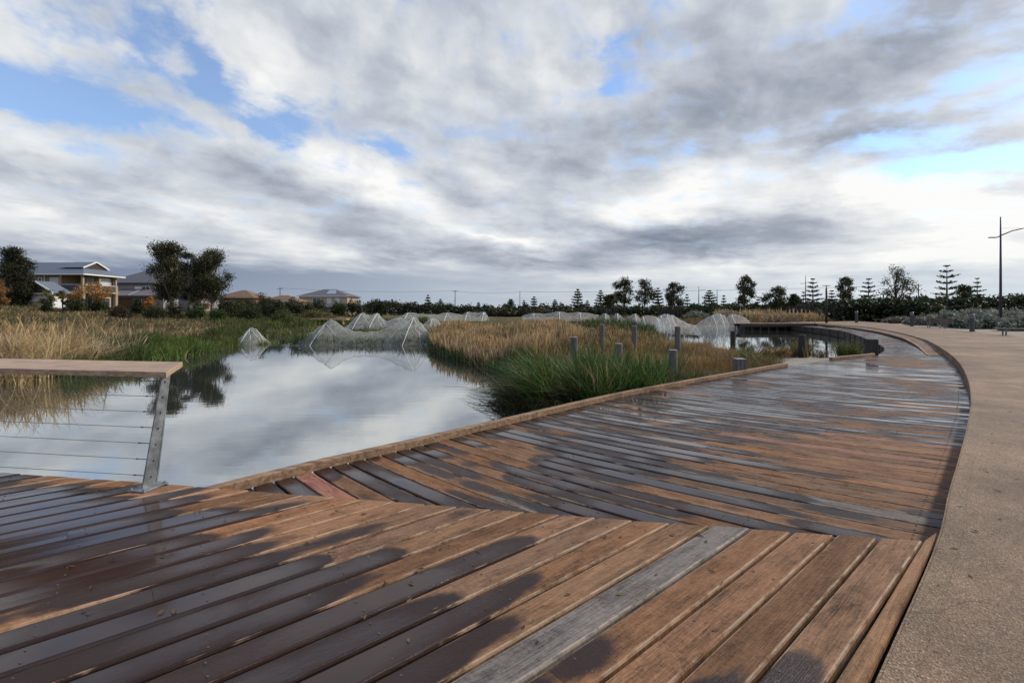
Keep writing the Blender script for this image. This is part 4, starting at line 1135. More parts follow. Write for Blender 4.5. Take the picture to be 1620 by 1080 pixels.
# ------------------------------------------------------------------ timber posts in the reeds and the bay
def post_mesh(rad, hgt, square=False):
    mb = MB()
    if square: mb.box(-rad, rad, -rad, rad, 0, hgt - .006)
    else: mb.lathe([(rad * 1.03, 0), (rad, hgt * .5), (rad * .985, hgt - .018), (rad * .94, hgt - .006)], 14)
    m2 = MB()
    if square: m2.box(-rad * .97, rad * .97, -rad * .97, rad * .97, hgt - .005, hgt)
    else: m2.lathe([(rad * .94, hgt - .005), (rad * .92, hgt)], 14)
    return mb, m2
def timber_post(px, py, wpx, Y, label, base=None, square=False, dark=False, group='timber posts among the reeds'):
    x = AT(px, Y); zt_ = ZAT(py, Y); zb = (gz1(x, Y) - .1) if base is None else base
    if 'row' in group: zb = max(zb, ZAT(495, Y))
    r_ = wpx / F * Y / 2
    root = empty('timber_post', (x, Y, zb), random.uniform(0, 3) if not square else .1, label=label, cat='post', group=group)
    a, b_ = post_mesh(r_, zt_ - zb, square)
    a.build('shaft', M_POSTDARK if dark else M_POST, root, bevel=.012 if square else 0, smooth=False); b_.build('end_grain', M_POSTDARK if dark else M_POSTTOP, root)
    return root
for args in [
    (908, 533, 11.6, 15.5, 'round grey post with green sedge at its foot, left of the pale-topped post'),
    (978.6, 543, 12, 14.3, 'thick round grey post with a pale top between tan grass and green sedge'),
    (1064.5, 553, 14, 12.6, 'short stout pale-topped round post half sunk in brown sedge'),
    (952, 513, 8.3, 20.5, 'mid-distance grey post in front of the green rushes and white nets'),
    (1003.7, 515, 8, 21, 'grey post in rusty grass directly behind the thick pale-topped post'),
    (1072, 516, 9, 19, 'tall grey post at the edge of the spit beside the bay water'),
    (912, 512, 6, 27, 'thin far post right behind the post with sedge at its foot'),
    (901, 511, 4.8, 33, 'small distant post just left of the thin far post'),
    (874, 512, 6, 27.5, 'distant grey post alone in golden reeds'),
    (861, 510.5, 4.2, 38, 'tiny distant post to the left of the lone post in golden reeds'),
]: timber_post(*args)
timber_post(855.5, 530.6, 7, 22, 'short blackened post stump in the tan reeds', dark=True)
timber_post(849.5, 506, 6, 38, 'leftmost distant grey post beside the bright green bush')
timber_post(1170, 567, 15.8, 12.35, 'square grey post standing just behind the boardwalk edge beam', square=True)
timber_post(1159.6, 523.5, 7.9, 25.0, 'dark round post rising from the bay water in front of the nets', base=-.5, dark=True, group='posts round the bay')
timber_post(1268.6, 529.5, 10.2, 21.0, 'dark post at the bay shore beside the rusty rocks', base=-.1, dark=True, group='posts round the bay')
timber_post(1379.6, 536.5, 11.8, 17.45, 'square black end post where the boardwalk meets the slatted wall', base=.1, square=True, dark=True, group='posts round the bay')

# row of distant blackened posts with the far nets and reeds
rp = [(1246 + i * 6.4, 485 - i * .9, 3.0 + i * .15, 74 - i * 1.0) for i in range(6)]
names = ['leftmost of the row of tilted black posts behind the golden bay reeds', 'second black post from the left in the row behind the bay reeds', 'third black post in the row climbing behind the bay reeds',
         'fourth black post in the row climbing behind the bay reeds', 'second black post from the right in the row behind the bay reeds', 'rightmost black post of the row, next to the grey saltbush']
for (px, py, w_, Y), lb in zip(rp, names): timber_post(px, py, w_, Y, lb, dark=True, group='row of black posts behind the bay reeds')

# ------------------------------------------------------------------ rocks and slab
def rock(x, y, z, sx_, sy_, sz_, label, seed):
    r_ = np.random.default_rng(seed); mb = MB(); n, m = 14, 8; vs = []; fs = []
    ph = r_.uniform(0, 6, 8)
    for i in range(m + 1):
        th = pi * i / m
        for k_ in range(n):
            a = 2 * pi * k_ / n
            q = 1 + .16 * sin(2 * a + ph[0]) + .10 * sin(3 * a + 2 * th + ph[1]) + .08 * sin(5 * a + ph[2] + 3 * th) + r_.uniform(-.05, .05)
            vs.append((sx_ * q * sin(th) * cos(a), sy_ * q * sin(th) * sin(a), sz_ * cos(th) * (1 + .1 * sin(a * 2 + ph[3]))))
    for i in range(m):
        for k_ in range(n):
            k2 = (k_ + 1) % n; fs.append((i * n + k_, (i + 1) * n + k_, (i + 1) * n + k2, i * n + k2))
    mb.add(vs, fs); o = mb.build('rock', M_ROCK); o.location = (x, y, z)
    return put_props(o, label=label, cat='rock', group='rocks at the bay shore')
rock(AT(1239, 21.4), 21.4, .15, .55, .4, .42, 'rounded rust brown boulder at the bay shore beside the dark post', 3)
rock(AT(1216, 21.2), 21.2, .12, .42, .35, .40, 'rust brown boulder hidden by dry grass, left of the rounded one', 5)
clump('grass_tuft', AT(1216, 20.9), 20.9, 260, .45, .62, (0, 0), ((.15, .105, .045), (.20, .14, .06)), .02, 'dry brown grass tuft growing over the left bay boulder', 'grass tuft', z0=.2)
clump('grass_tuft', AT(1283, 21.0), 21.0, 240, .4, .62, (0, 0), ((.14, .09, .045), (.16, .12, .05)), .02, 'reddish dry grass tuft right of the dark bay post', 'grass tuft', z0=.15)
mb = MB(); mb.box(-.55, .75, -.5, .5, 0, .28); o = mb.build('concrete_ledge', M_SLAB, bevel=.02); o.location = (AT(806, 31), 31, gz1(AT(806, 31), 31) + .12); o.rotation_euler = (0, 0, radians(28))
put_props(o, label='pale concrete ledge block among the golden reeds', cat='concrete block')
clump('bush', AT(835, 42), 42, 1500, 1.5, .85, (0, 0), ((.085, .16, .022), (.06, .12, .02)), .06, 'bright green low bush beyond the golden reeds', 'bush', ex=(1.2, 1), z0=.35)

# ------------------------------------------------------------------ bird netting over hoops
def net(label, spine, halfw, hoops, rz_dir, zbase=0.0, name='net_tunnel', lift=None):
    spine = [(x_, y_, max(.03, h_ - zbase)) for x_, y_, h_ in spine]
    """spine: list of (x, y, height above zbase). Cross section is an arch across rz_dir"""
    S = catmull(np.array(spine), 6); nrow = 11; V = []; Q = []
    dv = np.array(rz_dir, float); dv /= np.linalg.norm(dv)
    root = empty(name, (spine[0][0], spine[0][1], zbase), label=label, cat='bird net', group='bird nets over the water plants')
    o = np.array((spine[0][0], spine[0][1], zbase))
    for i, (x, y, hh) in enumerate(S):
        hh = max(hh, .03)
        for j in range(nrow):
            q = -1 + 2 * j / (nrow - 1)
            prof = .5 * max(0.0, 1 - abs(q) ** 2.2) ** .75 + .5 * (1 - abs(q)) ** 1.25
            sag = 1 - .10 * sin(pi * abs(q)) 
            wv_ = halfw * (.72 + .28 * hh / max(s_[2] for s_ in spine))
            V.append((x + dv[0] * q * wv_ - o[0] + .03 * sin(i * 2.1 + j), y + dv[1] * q * wv_ - o[1], hh * prof * sag + (.05 * sin(2.3 * i + 1.1 * j) * abs(q) + .03 * sin(4.7 * i - 1.9 * j)) * (prof > .1)))
    for i in range(len(S) - 1):
        for j in range(nrow - 1):
            k_ = i * nrow + j; Q.append((k_, k_ + 1, k_ + nrow + 1, k_ + nrow))
    np_mesh('netting', V, Q, M_NET, root, None, True)
    for hi in hoops:
        i = hi * 6; i = min(i, len(S) - 1)
        pts = [V[i * nrow + j] for j in range(nrow)]
        pts = [(p[0], p[1], p[2] + .015) for p in pts]
        pts = [(pts[0][0], pts[0][1], -.3)] + pts + [(pts[-1][0], pts[-1][1], -.3)]
        mb = MB(); mb.tube(pts, .022 * max(1, S[i][1] / 40), 6); mb.build('hoop', M_HOOP, root, smooth=True)
    for hi in hoops:
        i = min(hi * 6, len(S) - 1)
        for di in (-random.randint(3, 8), random.randint(3, 8)):
            for jj in ((-1,) if random.random() < .6 else ()):
                pts = []
                for t_ in np.linspace(0, 1, 6):
                    ii_ = int(np.clip(round(i + di * t_), 0, len(S) - 1)); j_ = int(np.clip(round(nrow // 2 + jj * 4 * t_), 0, nrow - 1))
                    p = V[ii_ * nrow + j_]; pts.append((p[0], p[1], p[2] + .012))
                mb = MB(); mb.tube(pts, .012 * max(1, S[i][1] / 40), 4); mb.build('net_fold', M_HOOP, root, smooth=True)
    # bunched hem and ridge folds read as whiter lines
    for j in (nrow // 2,):
        mb = MB(); mb.tube([(V[i * nrow + j][0], V[i * nrow + j][1], V[i * nrow + j][2] + .012) for i in range(len(S))], .022 * max(1, S[0][1] / 45), 5); mb.build('net_fold' if j else 'net_hem', M_HOOP, root, smooth=True)
    return root
def spine_px(lst, Y, dY=0.0):
    out = []
    for i, (px, py) in enumerate(lst):
        y_ = Y + dY * i; out.append((AT(px, y_), y_, max(.02, ZAT(py, y_))))
    return out
net('large white net tent with two peaks in the pond centre', spine_px([(462, 545), (492, 527), (515, 512), (526, 507), (548, 521), (575, 526), (605, 523), (632, 511), (655, 503), (672, 520), (688, 540)], 31.5), 1.7, [2, 8], (0.25, 1))
net('small lone net mound at the left bank', spine_px([(373, 546), (384, 532), (396, 520), (408, 524), (418, 541)], 31.5), .9, [2], (.3, 1))
net('netting tent on the timber platform behind the large central net', spine_px([(548, 522), (556, 510), (572, 496), (585, 500), (597, 496), (610, 508), (630, 503), (646, 508)], 52), 2.0, [2, 4], (.2, 1), .2)
net('small peaked net beside the golden reeds', spine_px([(664, 520), (674, 510), (684, 504), (694, 509), (700, 522)], 45), 1.0, [2], (.2, 1), .1)
net('long low far net stretching left of the spit', spine_px([(632, 502), (646, 495), (665, 497), (690, 498), (708, 495), (730, 498), (740, 494), (755, 495.5), (766, 494), (772, 502)], 78), 2.5, [1, 4, 6, 8], (.1, 1), .6)
net('low crumpled net over plants left of the rushes', spine_px([(826, 500), (845, 496), (862, 497), (885, 493.5), (900, 496), (918, 494.5), (948, 499)], 64), 2.2, [1, 3, 5], (.1, 1), .5)
net('first humped net right of the green rushes', spine_px([(946, 507), (952, 499), (958, 496.5), (964, 501), (967, 506)], 44), 1.5, [2], (.1, 1), .3)
net('second humped net right of the green rushes', spine_px([(966, 507), (972, 499), (977, 496.5), (983, 501), (988, 506)], 44), 1.5, [2], (.1, 1), .3)
net('third humped net, broad and low', spine_px([(984, 507), (996, 501), (1005, 497), (1010, 502), (1014, 507)], 45), 1.5, [2], (.1, 1), .3)
net('fourth humped net, flat topped', spine_px([(1010, 509), (1018, 501), (1030, 500), (1040, 503), (1046, 509)], 44), 1.5, [1, 3], (.1, 1), .3)
net('fifth humped net behind the peaked bay net', spine_px([(1036, 508), (1046, 499), (1056, 497.5), (1066, 502)], 48), 1.5, [1, 2], (.1, 1), .3)
net('peaked net sagging down into the bay', spine_px([(1036, 516), (1050, 505), (1063, 499), (1075, 506), (1090, 513), (1102, 516)], 42), 1.7, [2], (.1, 1), .15)
net('tall leaning net over the bay left of the rounded one', spine_px([(1098, 517), (1112, 507), (1128, 499), (1140, 497), (1150, 505), (1152, 516)], 56), 1.9, [2, 3], (.15, 1), .0)
net('rounded net at the far platform end of the bay', spine_px([(1140, 517), (1148, 506), (1158, 498), (1172, 500), (1184, 507), (1189, 516)], 56), 1.9, [2], (.15, 1), .0)
# rushes under the nets
rn = Tuft()
grass(rn, [(-14.2, 30.2), (-6, 30.2), (-5.2, 33), (-13.5, 33)], 3000, .62, .034, (.06, .10, .035), OLIVE, .35, .35, clump=2.0, zoff=.0)
grass(rn, [(5, 40), (11, 39), (13.8, 44), (15, 52), (6, 50)], 4200, .95, .03, (.045, .085, .022), OLIVE, .35, .3)
grass(rn, [(-17.5, 31), (-16.3, 31), (-16.2, 33), (-17.8, 33)], 300, .5, .03, (.10, .13, .05), OLIVE, .3, .3, zoff=0)
put_props(rn.build('rushes'), label='green rushes growing in the water under the nets', kind='stuff')
# timber boardwalk behind the nets
mb = MB(); x0, x1 = AT(552, 54), AT(655, 54)
mb.box(x0, x1, 54, 55.6, .62, .80)
for i in range(6): mb.box(x0 + .3 + i * 1.3, x0 + .5 + i * 1.3, 54.1, 54.4, -.4, .62)
jt = put_props(mb.build('timber_jetty', M_DARKWOOD), label='low dark timber jetty behind the large central net', cat='jetty')
mb = MB(); x0, x1 = AT(488, 68), AT(548, 68); mb.box(x0, x1, 68, 69.4, .95, 1.12)
for i in range(5): mb.box(x0 + .4 + i * 1.1, x0 + .6 + i * 1.1, 68.1, 68.3, .3, .95)
put_props(mb.build('timber_jetty', M_RAILWOOD), label='pale distant timber jetty on the far left bank', cat='jetty')

# ------------------------------------------------------------------ trees and shrubs
def leaf_quads(C, size, cols, aspect=.42, droop=.0):
    n = len(C); a = RNG.normal(0, 1, (n, 3)); a[:, 2] -= droop; a /= np.linalg.norm(a, axis=1)[:, None]
    b_ = RNG.normal(0, 1, (n, 3)); b_ -= (b_ * a).sum(1)[:, None] * a; b_ /= np.linalg.norm(b_, axis=1)[:, None]
    s = (size * RNG.uniform(.6, 1.35, n))[:, None]
    V = np.stack([C - a * s * .5, C + b_ * s * aspect * .5, C + a * s * .5, C - b_ * s * aspect * .5], 1).reshape(-1, 3)
    Q = np.arange(n * 4).reshape(n, 4)
    return V, Q, np.repeat(np.column_stack([cols, np.ones(n)]), 4, 0)
def crown_mesh(name, lobes, n_clumps, per, size, spread, col, col2, parent, droop=.3, aspect=.42, amt=.3):
    lobes = np.array(lobes, float); vol = lobes[:, 3] * lobes[:, 4] * lobes[:, 5]; pr = vol ** .7 / (vol ** .7).sum()
    idx = RNG.choice(len(lobes), n_clumps, p=pr)
    dirs = RNG.normal(0, 1, (n_clumps, 3)); dirs /= np.linalg.norm(dirs, axis=1)[:, None]
    rad = RNG.random(n_clumps) ** .40
    cc = lobes[idx, :3] + dirs * rad[:, None] * lobes[idx, 3:6]
    cl_col = np.array(col)[None] + (np.array(col2) - np.array(col))[None] * RNG.random((n_clumps, 1))
    cl_col = cl_col * RNG.uniform(1 - amt, 1 + amt, (n_clumps, 1))
    rep = np.repeat(np.arange(n_clumps), per)
    P = cc[rep] + RNG.normal(0, spread, (len(rep), 3)) * np.array((1, 1, .8))
    cols = cl_col[rep] * RNG.uniform(.75, 1.25, (len(rep), 1))
    V, Q, C_ = leaf_quads(P, size, cols, aspect, droop)
    return np_mesh(name, V, Q, M_LEAF, parent, {'col': ('FLOAT_COLOR', C_)}), cc
def trunk_mesh(trunk_pts, trunk_r, targets, parent, bark, r_lim=.25, twig=0):
    mb = MB(); tp = np.array(trunk_pts, float); mb.tube(tp, trunk_r, 8)
    for tg in targets:
        tg = np.array(tg, float); k_ = int(RNG.integers(max(1, len(tp) // 3), len(tp))); st = tp[k_]; r0 = trunk_r[k_] * .62
        mid = st + (tg - st) * .5 + np.array((RNG.normal(0, .15), RNG.normal(0, .15), .12)) * np.linalg.norm(tg - st) * .5
        mb.tube([st, mid, tg], [r0, r0 * .6, r0 * .22], 6)
    return mb.build('trunk', bark, parent, smooth=True)
def gum_tree(px, py_top, py_base, Y, wpx, label, col=(.05, .062, .026), col2=(.075, .082, .034), clear=.4, lobes=9, n=380, per=12, seed=0, bark=None, size=None, cat='tree', name='gum_tree', group=None, zb=None, dens=1.0):
    global RNG
    keep = RNG; RNG = np.random.default_rng(1000 + seed)
    x = AT(px, Y); z0 = (gz1(x, Y) if zb is None else zb); H = ZAT(py_top, Y) - z0; wdt = wpx / F * Y / 2
    root = empty(name, (x, Y, z0), label=label, cat=cat, group=group)
    L = []
    lobes = int(lobes * 1.8)
    for i in range(lobes):
        f_ = clear + (1 - clear) * (i + .5) / lobes
        prof = sin(pi * min(.97, max(.16, (f_ - clear) / (1 - clear) * .82 + .16))) ** .7
        a = RNG.uniform(0, 2 * pi); q = wdt * .74 * prof * RNG.uniform(.30, 1.0)
        r_ = wdt * RNG.uniform(.24, .42) * (.6 + .4 * prof)
        zc = H * f_ if f_ < .9 else H - r_ * .75
        L.append((q * cos(a), q * sin(a) * .8, min(zc, H - r_ * .7), r_, r_, r_ * .72))
    sz_ = size or max(.16, Y * .0032)
    _, cc = crown_mesh('crown', L, int(n * dens), int(per * 1.7), sz_ * 1.15, wdt * .10, col, col2, root, .5)
    lean_ = RNG.normal(0, .05, 2) * H
    tp = [(0, 0, -.3), (lean_[0] * .3, lean_[1] * .3, H * .22), (lean_[0] * .7, lean_[1] * .7, H * .45), (lean_[0], lean_[1], H * .68), (lean_[0] * 1.1, lean_[1], H * .86)]
    r0 = max(.08, H * .022)
    trunk_mesh(tp, [r0 * 1.2, r0, r0 * .75, r0 * .45, r0 * .2], [l[:3] for l in L], root, bark or M_BARK)
    RNG = keep
    return root
def norfolk(px, py_top, py_base, Y, wpx, label, seed, whorls=9, open_=1.0, group='young Norfolk pines beyond the water', zb=None):
    global RNG
    keep = RNG; RNG = np.random.default_rng(2000 + seed)
    x = AT(px, Y); z0 = gz1(x, Y) if zb is None else zb; H = ZAT(py_top, Y) - z0; wdt = wpx / F * Y / 2
    root = empty('norfolk_pine', (x, Y, z0), RNG.uniform(0, 6), label=label, cat='tree', group=group)
    mb = MB(); mb.tube([(0, 0, -.3), (0, 0, H * .5), (0, 0, H)], [H * .016 + .04, H * .011 + .03, .02], 7)
    LV, LC = [], []; br = MB()
    lv = Tuft()
    for k_ in range(whorls):
        f_ = .12 + .86 * (k_ / (whorls - 1)) ** .95
        L = wdt * (1.0 - (f_ - .12) / .90) ** .72 * RNG.uniform(.82, 1.08) + .10
        if k_ == 0: L *= .8
        nb = 6 if k_ < whorls - 2 else 4; ph = RNG.uniform(0, 6)
        for b_ in range(nb):
            a = ph + 2 * pi * b_ / nb + RNG.uniform(-.15, .15); Lb = L * RNG.uniform(.8, 1.12)
            up_ = .16 + .34 * f_
            pts = [np.array((cos(a) * Lb * s, sin(a) * Lb * s, H * f_ + Lb * (up_ * s ** 1.3 - .10 * s))) for s in (0, .35, .7, 1.0)]
            br.tube(pts, [.05, .035, .025, .012], 4)
            m = int(14 + 22 * Lb)
            s = RNG.uniform(.22, 1.0, m); S_ = np.array([0, .35, .7, 1.0]); C = np.column_stack([np.interp(s, S_, [p[i] for p in pts]) for i in range(3)])
            thick = .11 * open_ * (Lb ** .5) * np.sin(np.clip(s, .2, .97) * pi * .8 + .25)
            C += RNG.normal(0, 1, (m, 3)) * thick[:, None] * np.array((1, 1, .55))
            C[:, 2] += thick * .35
            lv.add(leaf_quads(C, max(.22, Y * .0032), jitter_cols((.032, .052, .025), m, .35, (.062, .08, .036), .35), .5))
    lv.build('branches', M_LEAF, root)
    mb.v += []; nb0 = len(mb.v)
    mb.add(br.v, br.f); mb.build('trunk', M_BARKDARK, root)
    RNG = keep
    return root
def shrub(px, py_top, Y, wpx, label, col, col2, n=150, per=14, seed=0, cat='shrub', name='shrub', group=None, hz=None, size=None, lobes=6, dome=True, depth=.8, zb=None, aspect=.45):
    global RNG
    keep = RNG; RNG = np.random.default_rng(3000 + seed)
    x = AT(px, Y); z0 = gz1(x, Y) if zb is None else zb; H = max(.5, ZAT(py_top, Y) - z0); wdt = wpx / F * Y / 2
    root = empty(name, (x, Y, z0), label=label, cat=cat, group=group); L = []
    for i in range(lobes):
        a = -1 + 2 * (i + .5) / lobes + RNG.uniform(-.1, .1); hh = H * (1 - .42 * a * a) * RNG.uniform(.8, 1.0)
        r_ = max(.32 * wdt, .9 * wdt / lobes) * RNG.uniform(.8, 1.2)
        L.append((a * wdt * .74, RNG.uniform(-.4, .4) * wdt * depth, hh * .52, r_ * 1.05, r_ * depth + .2, hh * .48))
    crown_mesh('crown', L, n, per, size or max(.12, Y * .0030), wdt * .05 + .06, col, col2, root, .0, aspect)
    mb = MB()
    for l in L: mb.tube([(l[0] * .3, l[1] * .3, -.15), (l[0] * .7, l[1] * .6, H * .25), (l[0], l[1], l[2] * 1.1)], [.05 + H * .012, .04, .02], 5)
    mb.build('stems', M_BARKDARK, root)
    RNG = keep
    return root
DG, DG2 = (.028, .038, .016), (.055, .064, .025)
# left bank
gum_tree(24, 393, 495, 58, 66, 'dense dark tree at the far left in front of the tan house', (.030, .034, .016), (.050, .050, .022), .04, 14, 900, 14, 1, M_BARKDARK, dens=1.0, name='dense_tree')
gum_tree(268, 384, 496, 60, 80, 'tall spreading gum with drooping foliage right of the grey houses', (.042, .047, .022), (.078, .076, .034), .30, 13, 1000, 14, 2, None)
gum_tree(334, 395, 500, 63, 72, 'slender trunked gum at the pond end of the house row', (.042, .047, .022), (.078, .076, .034), .32, 12, 820, 14, 3, None)
gum_tree(300, 400, 498, 66, 52, 'darker gum standing between and behind the two big gums', (.028, .032, .015), (.046, .046, .02), .25, 9, 380, 14, 4, None)
gum_tree(142, 448, 498, 54, 62, 'bare branched young tree with orange autumn leaves before the tan house', (.30, .135, .03), (.42, .22, .06), .50, 8, 130, 9, 5, M_BARKDARK, cat='tree', name='autumn_tree')
gum_tree(75, 458, 492, 52, 26, 'young olive green tree before the white garage', (.10, .10, .03), (.15, .13, .04), .35, 6, 70, 9, 6, M_BARKDARK, name='young_tree')
gum_tree(100, 460, 492, 53, 24, 'young yellowing tree between the garage and the autumn tree', (.14, .12, .03), (.20, .15, .04), .4, 6, 60, 9, 7, M_BARKDARK, name='young_tree')
gum_tree(2, 446, 492, 50, 26, 'rust leaved small tree cut by the left frame edge', (.24, .12, .03), (.30, .15, .04), .3, 6, 90, 9, 8, M_BARKDARK, name='autumn_tree')
gum_tree(240, 470, 494, 56, 24, 'low orange leaved tree under the spreading gum', (.36, .17, .035), (.45, .23, .06), .45, 5, 70, 9, 9, M_BARKDARK, name='autumn_tree')
gum_tree(318, 462, 497, 64, 30, 'orange leaved tree behind the slender gum trunk', (.36, .18, .05), (.46, .25, .08), .40, 5, 80, 9, 10, M_BARKDARK, name='autumn_tree')
sh = [
    (75, 472, 50, 15, 'dark column shrub against the white garage', DG, DG2), (122, 470, 52, 26, 'dark shrub left of the autumn tree trunk', DG, DG2), (158, 468, 56, 32, 'green shrub right of the autumn tree trunk', (.035, .06, .018), (.05, .085, .022)),
    (190, 484, 50, 34, 'low reddish dark shrub before the brown garage door', (.04, .028, .018), (.06, .04, .02)), (218, 470, 58, 22, 'upright dark shrub left of the brick pillar house', DG, DG2), (246, 480, 52, 36, 'dark mound shrub under the spreading gum', DG, DG2),
    (275, 474, 55, 34, 'dark brown shrub below the spreading gum trunk', (.035, .028, .016), DG2), (312, 478, 58, 32, 'mid green shrub between the gum trunks', (.04, .065, .018), (.055, .085, .02)), (345, 486, 56, 30, 'low green bush at the slender gum foot', (.045, .075, .02), (.06, .10, .025)),
    (378, 476, 66, 40, 'olive shrub right of the slender gum', (.06, .065, .022), (.085, .085, .028)), (412, 464, 72, 40, 'tall dark brown shrub before the rust roofs', (.035, .032, .016), DG2), (440, 470, 70, 38, 'dark shrub in the middle of the left bank', DG, DG2),
    (392, 484, 62, 44, 'broad deep green shrub low on the left bank', DG, (.045, .06, .02)), (445, 490, 60, 40, 'yellow green low bush by the far left water', (.07, .09, .022), (.09, .11, .03)), (478, 476, 85, 34, 'small dark shrub left below the hip roofed house', DG, DG2),
    (505, 477, 90, 36, 'dark shrub in front of the hip roofed house', (.03, .04, .016), DG2), (535, 479, 92, 30, 'mid green shrub right of the hip roofed house front', (.045, .06, .02), (.06, .08, .025)), (560, 476, 95, 46, 'large rounded dark shrub ending the house row', DG, DG2),
    (362, 470, 74, 44, 'dark rounded bush hiding the left end of the rust roofed brown house', DG, DG2), (398, 473, 70, 30, 'small olive bush before the rust roofed brown house', (.05, .055, .02), (.08, .08, .03)), (428, 466, 78, 34, 'tall dark bush between the two rust roofed houses', DG, DG2), (462, 473, 82, 36, 'olive dark bush before the low cream house', (.035, .042, .018), DG2),
    (488, 480, 84, 30, 'low green bush between the low cream house and the hip roofed house', (.045, .06, .02), (.07, .085, .028)),
    (500, 491, 75, 60, 'pale scrubby bush above the far jetty', (.11, .10, .04), (.15, .13, .05)), (425, 480, 80, 26, 'dark hedge bush below the rust roofs', DG, DG2), (600, 474, 105, 22, 'pointed dark conifer bush left of the far treeline', DG, DG2),
]
for i, (px, py, Y, w_, lb, c1, c2) in enumerate(sh): shrub(px, py - 3.5, Y, w_ * 1.15, lb, c1, c2, seed=i, group='shrubs along the left bank', n=int(120 + w_ * 3.2))
# far treeline as one mass
def treeline(name, pts, label, col, col2, n, seed):
    """pts: (px, py_top, Y)"""
    global RNG
    keep = RNG; RNG = np.random.default_rng(seed); px = np.array([p[0] for p in pts]); N = n
    q = RNG.uniform(px.min(), px.max(), N); top = np.interp(q, px, [p[1] for p in pts]); Y = np.interp(q, px, [p[2] for p in pts]) + RNG.uniform(-3, 5, N)
    top = top + 2.2 * np.sin(q * .21) + 1.6 * np.sin(q * .57 + 1) + RNG.uniform(-.8, 1.5, N)
    X = (q - HX) / F * Y; zt_ = CAMZ + (HY - top) / F * Y; f_ = RNG.random(N) ** .6
    zb_ = gz(np.column_stack([X, Y])) 
    Z = zb_ + (zt_ - zb_) * f_
    per = 7; P = np.repeat(np.column_stack([X, Y, Z]), per, 0) + RNG.normal(0, .33, (N * per, 3))
    shade = .6 + .7 * RNG.random(N); blend = (.5 + .5 * np.sin(q * .11 + 2)) * RNG.random(N)
    cols = (np.array(col)[None] + (np.array(col2) - np.array(col))[None] * blend[:, None]) * shade[:, None]
    V, Q, C_ = leaf_quads(P, .55, np.repeat(cols, per, 0), .6)
    RNG = keep
    return put_props(np_mesh(name, V, Q, M_LEAF, None, {'col': ('FLOAT_COLOR', C_)}), label=label, kind='stuff')
treeline('treeline', [(575, 482, 125), (600, 477, 125), (640, 481, 125), (700, 484, 125), (760, 487, 130), (850, 486, 125), (930, 486, 120), (1000, 488, 115), (1080, 486, 115), (1160, 484, 112), (1240, 482, 112), (1330, 478, 110)], 'dark scrub along the far side of the wetland', (.028, .034, .017), (.075, .068, .028), 5200, 5)
treeline('treeline', [(940, 491, 95), (1040, 490, 92), (1120, 488, 100), (1200, 486, 125), (1285, 483, 125), (1312, 479, 95), (1330, 478, 76), (1400, 476, 72), (1450, 478, 68), (1490, 486, 66)], 'dark green hedge bank behind the right path', (.026, .038, .015), (.055, .068, .026), 5600, 6)
treeline('treeline', [(1420, 474, 95), (1450, 472, 95), (1500, 474, 95), (1540, 474, 95), (1580, 472, 95), (1640, 470, 95)], 'distant dark scrub behind the silver saltbush', (.022, .03, .014), (.06, .06, .02), 1800, 8)
treeline('treeline', [(750, 494, 100), (800, 493, 100), (860, 494, 98), (940, 493, 98)], 'low olive scrub between the far nets and the tan reeds', (.035, .036, .016), (.075, .062, .025), 1500, 12)
# saltbush mounds
SBC, SBC2 = (.17, .19, .15), (.27, .285, .235)
sb = [
    (1500, 489, 46, 60, 'saltbush mound left end of the silver bank behind the bench'), (1545, 486, 50, 80, 'highest saltbush mound beside the tall lamp pole'), (1600, 484, 44, 90, 'large pale saltbush mound right of the lamp pole'),
    (1560, 497, 40, 70, 'low saltbush mound just behind the right bollard'), (1520, 500, 42, 50, 'small saltbush mound between the bench and the right bollard'), (1615, 499, 36, 70, 'saltbush mound at the right frame edge over the near bench'),
    (1455, 502, 50, 44, 'low saltbush patch left of the timber bench'), (1470, 496, 54, 40, 'brownish saltbush mound behind the timber bench'), (1420, 501, 58, 50, 'brown tinged saltbush patch beside the middle bollard'),
    (1285, 486, 88, 46, 'silver saltbush mound beside the black post lamp'), (1262, 490, 90, 40, 'silver saltbush mound behind the far railing end'), (1150, 492, 84, 60, 'far pale saltbush mound above the bay nets'),
    (1100, 491, 88, 44, 'far grey saltbush strip behind the peaked nets'), (1580, 490, 58, 60, 'rear saltbush mound between lamp pole and dark pines'), (1640, 488, 40, 70, 'saltbush mound half outside the right frame edge'), (1000, 491.5, 92, 34, 'pale saltbush hump in front of the twin gums'),
]
for i, (px, py, Y, w_, lb) in enumerate(sb):
    br_ = 'brown' in lb
    shrub(px, py, Y, w_, lb, (.15, .12, .09) if br_ else SBC, (.19, .17, .13) if br_ else SBC2, 260, 16, 100 + i, 'shrub', 'saltbush', 'silver saltbush mounds beside the path', size=.20, lobes=7, depth=.7, aspect=.7)
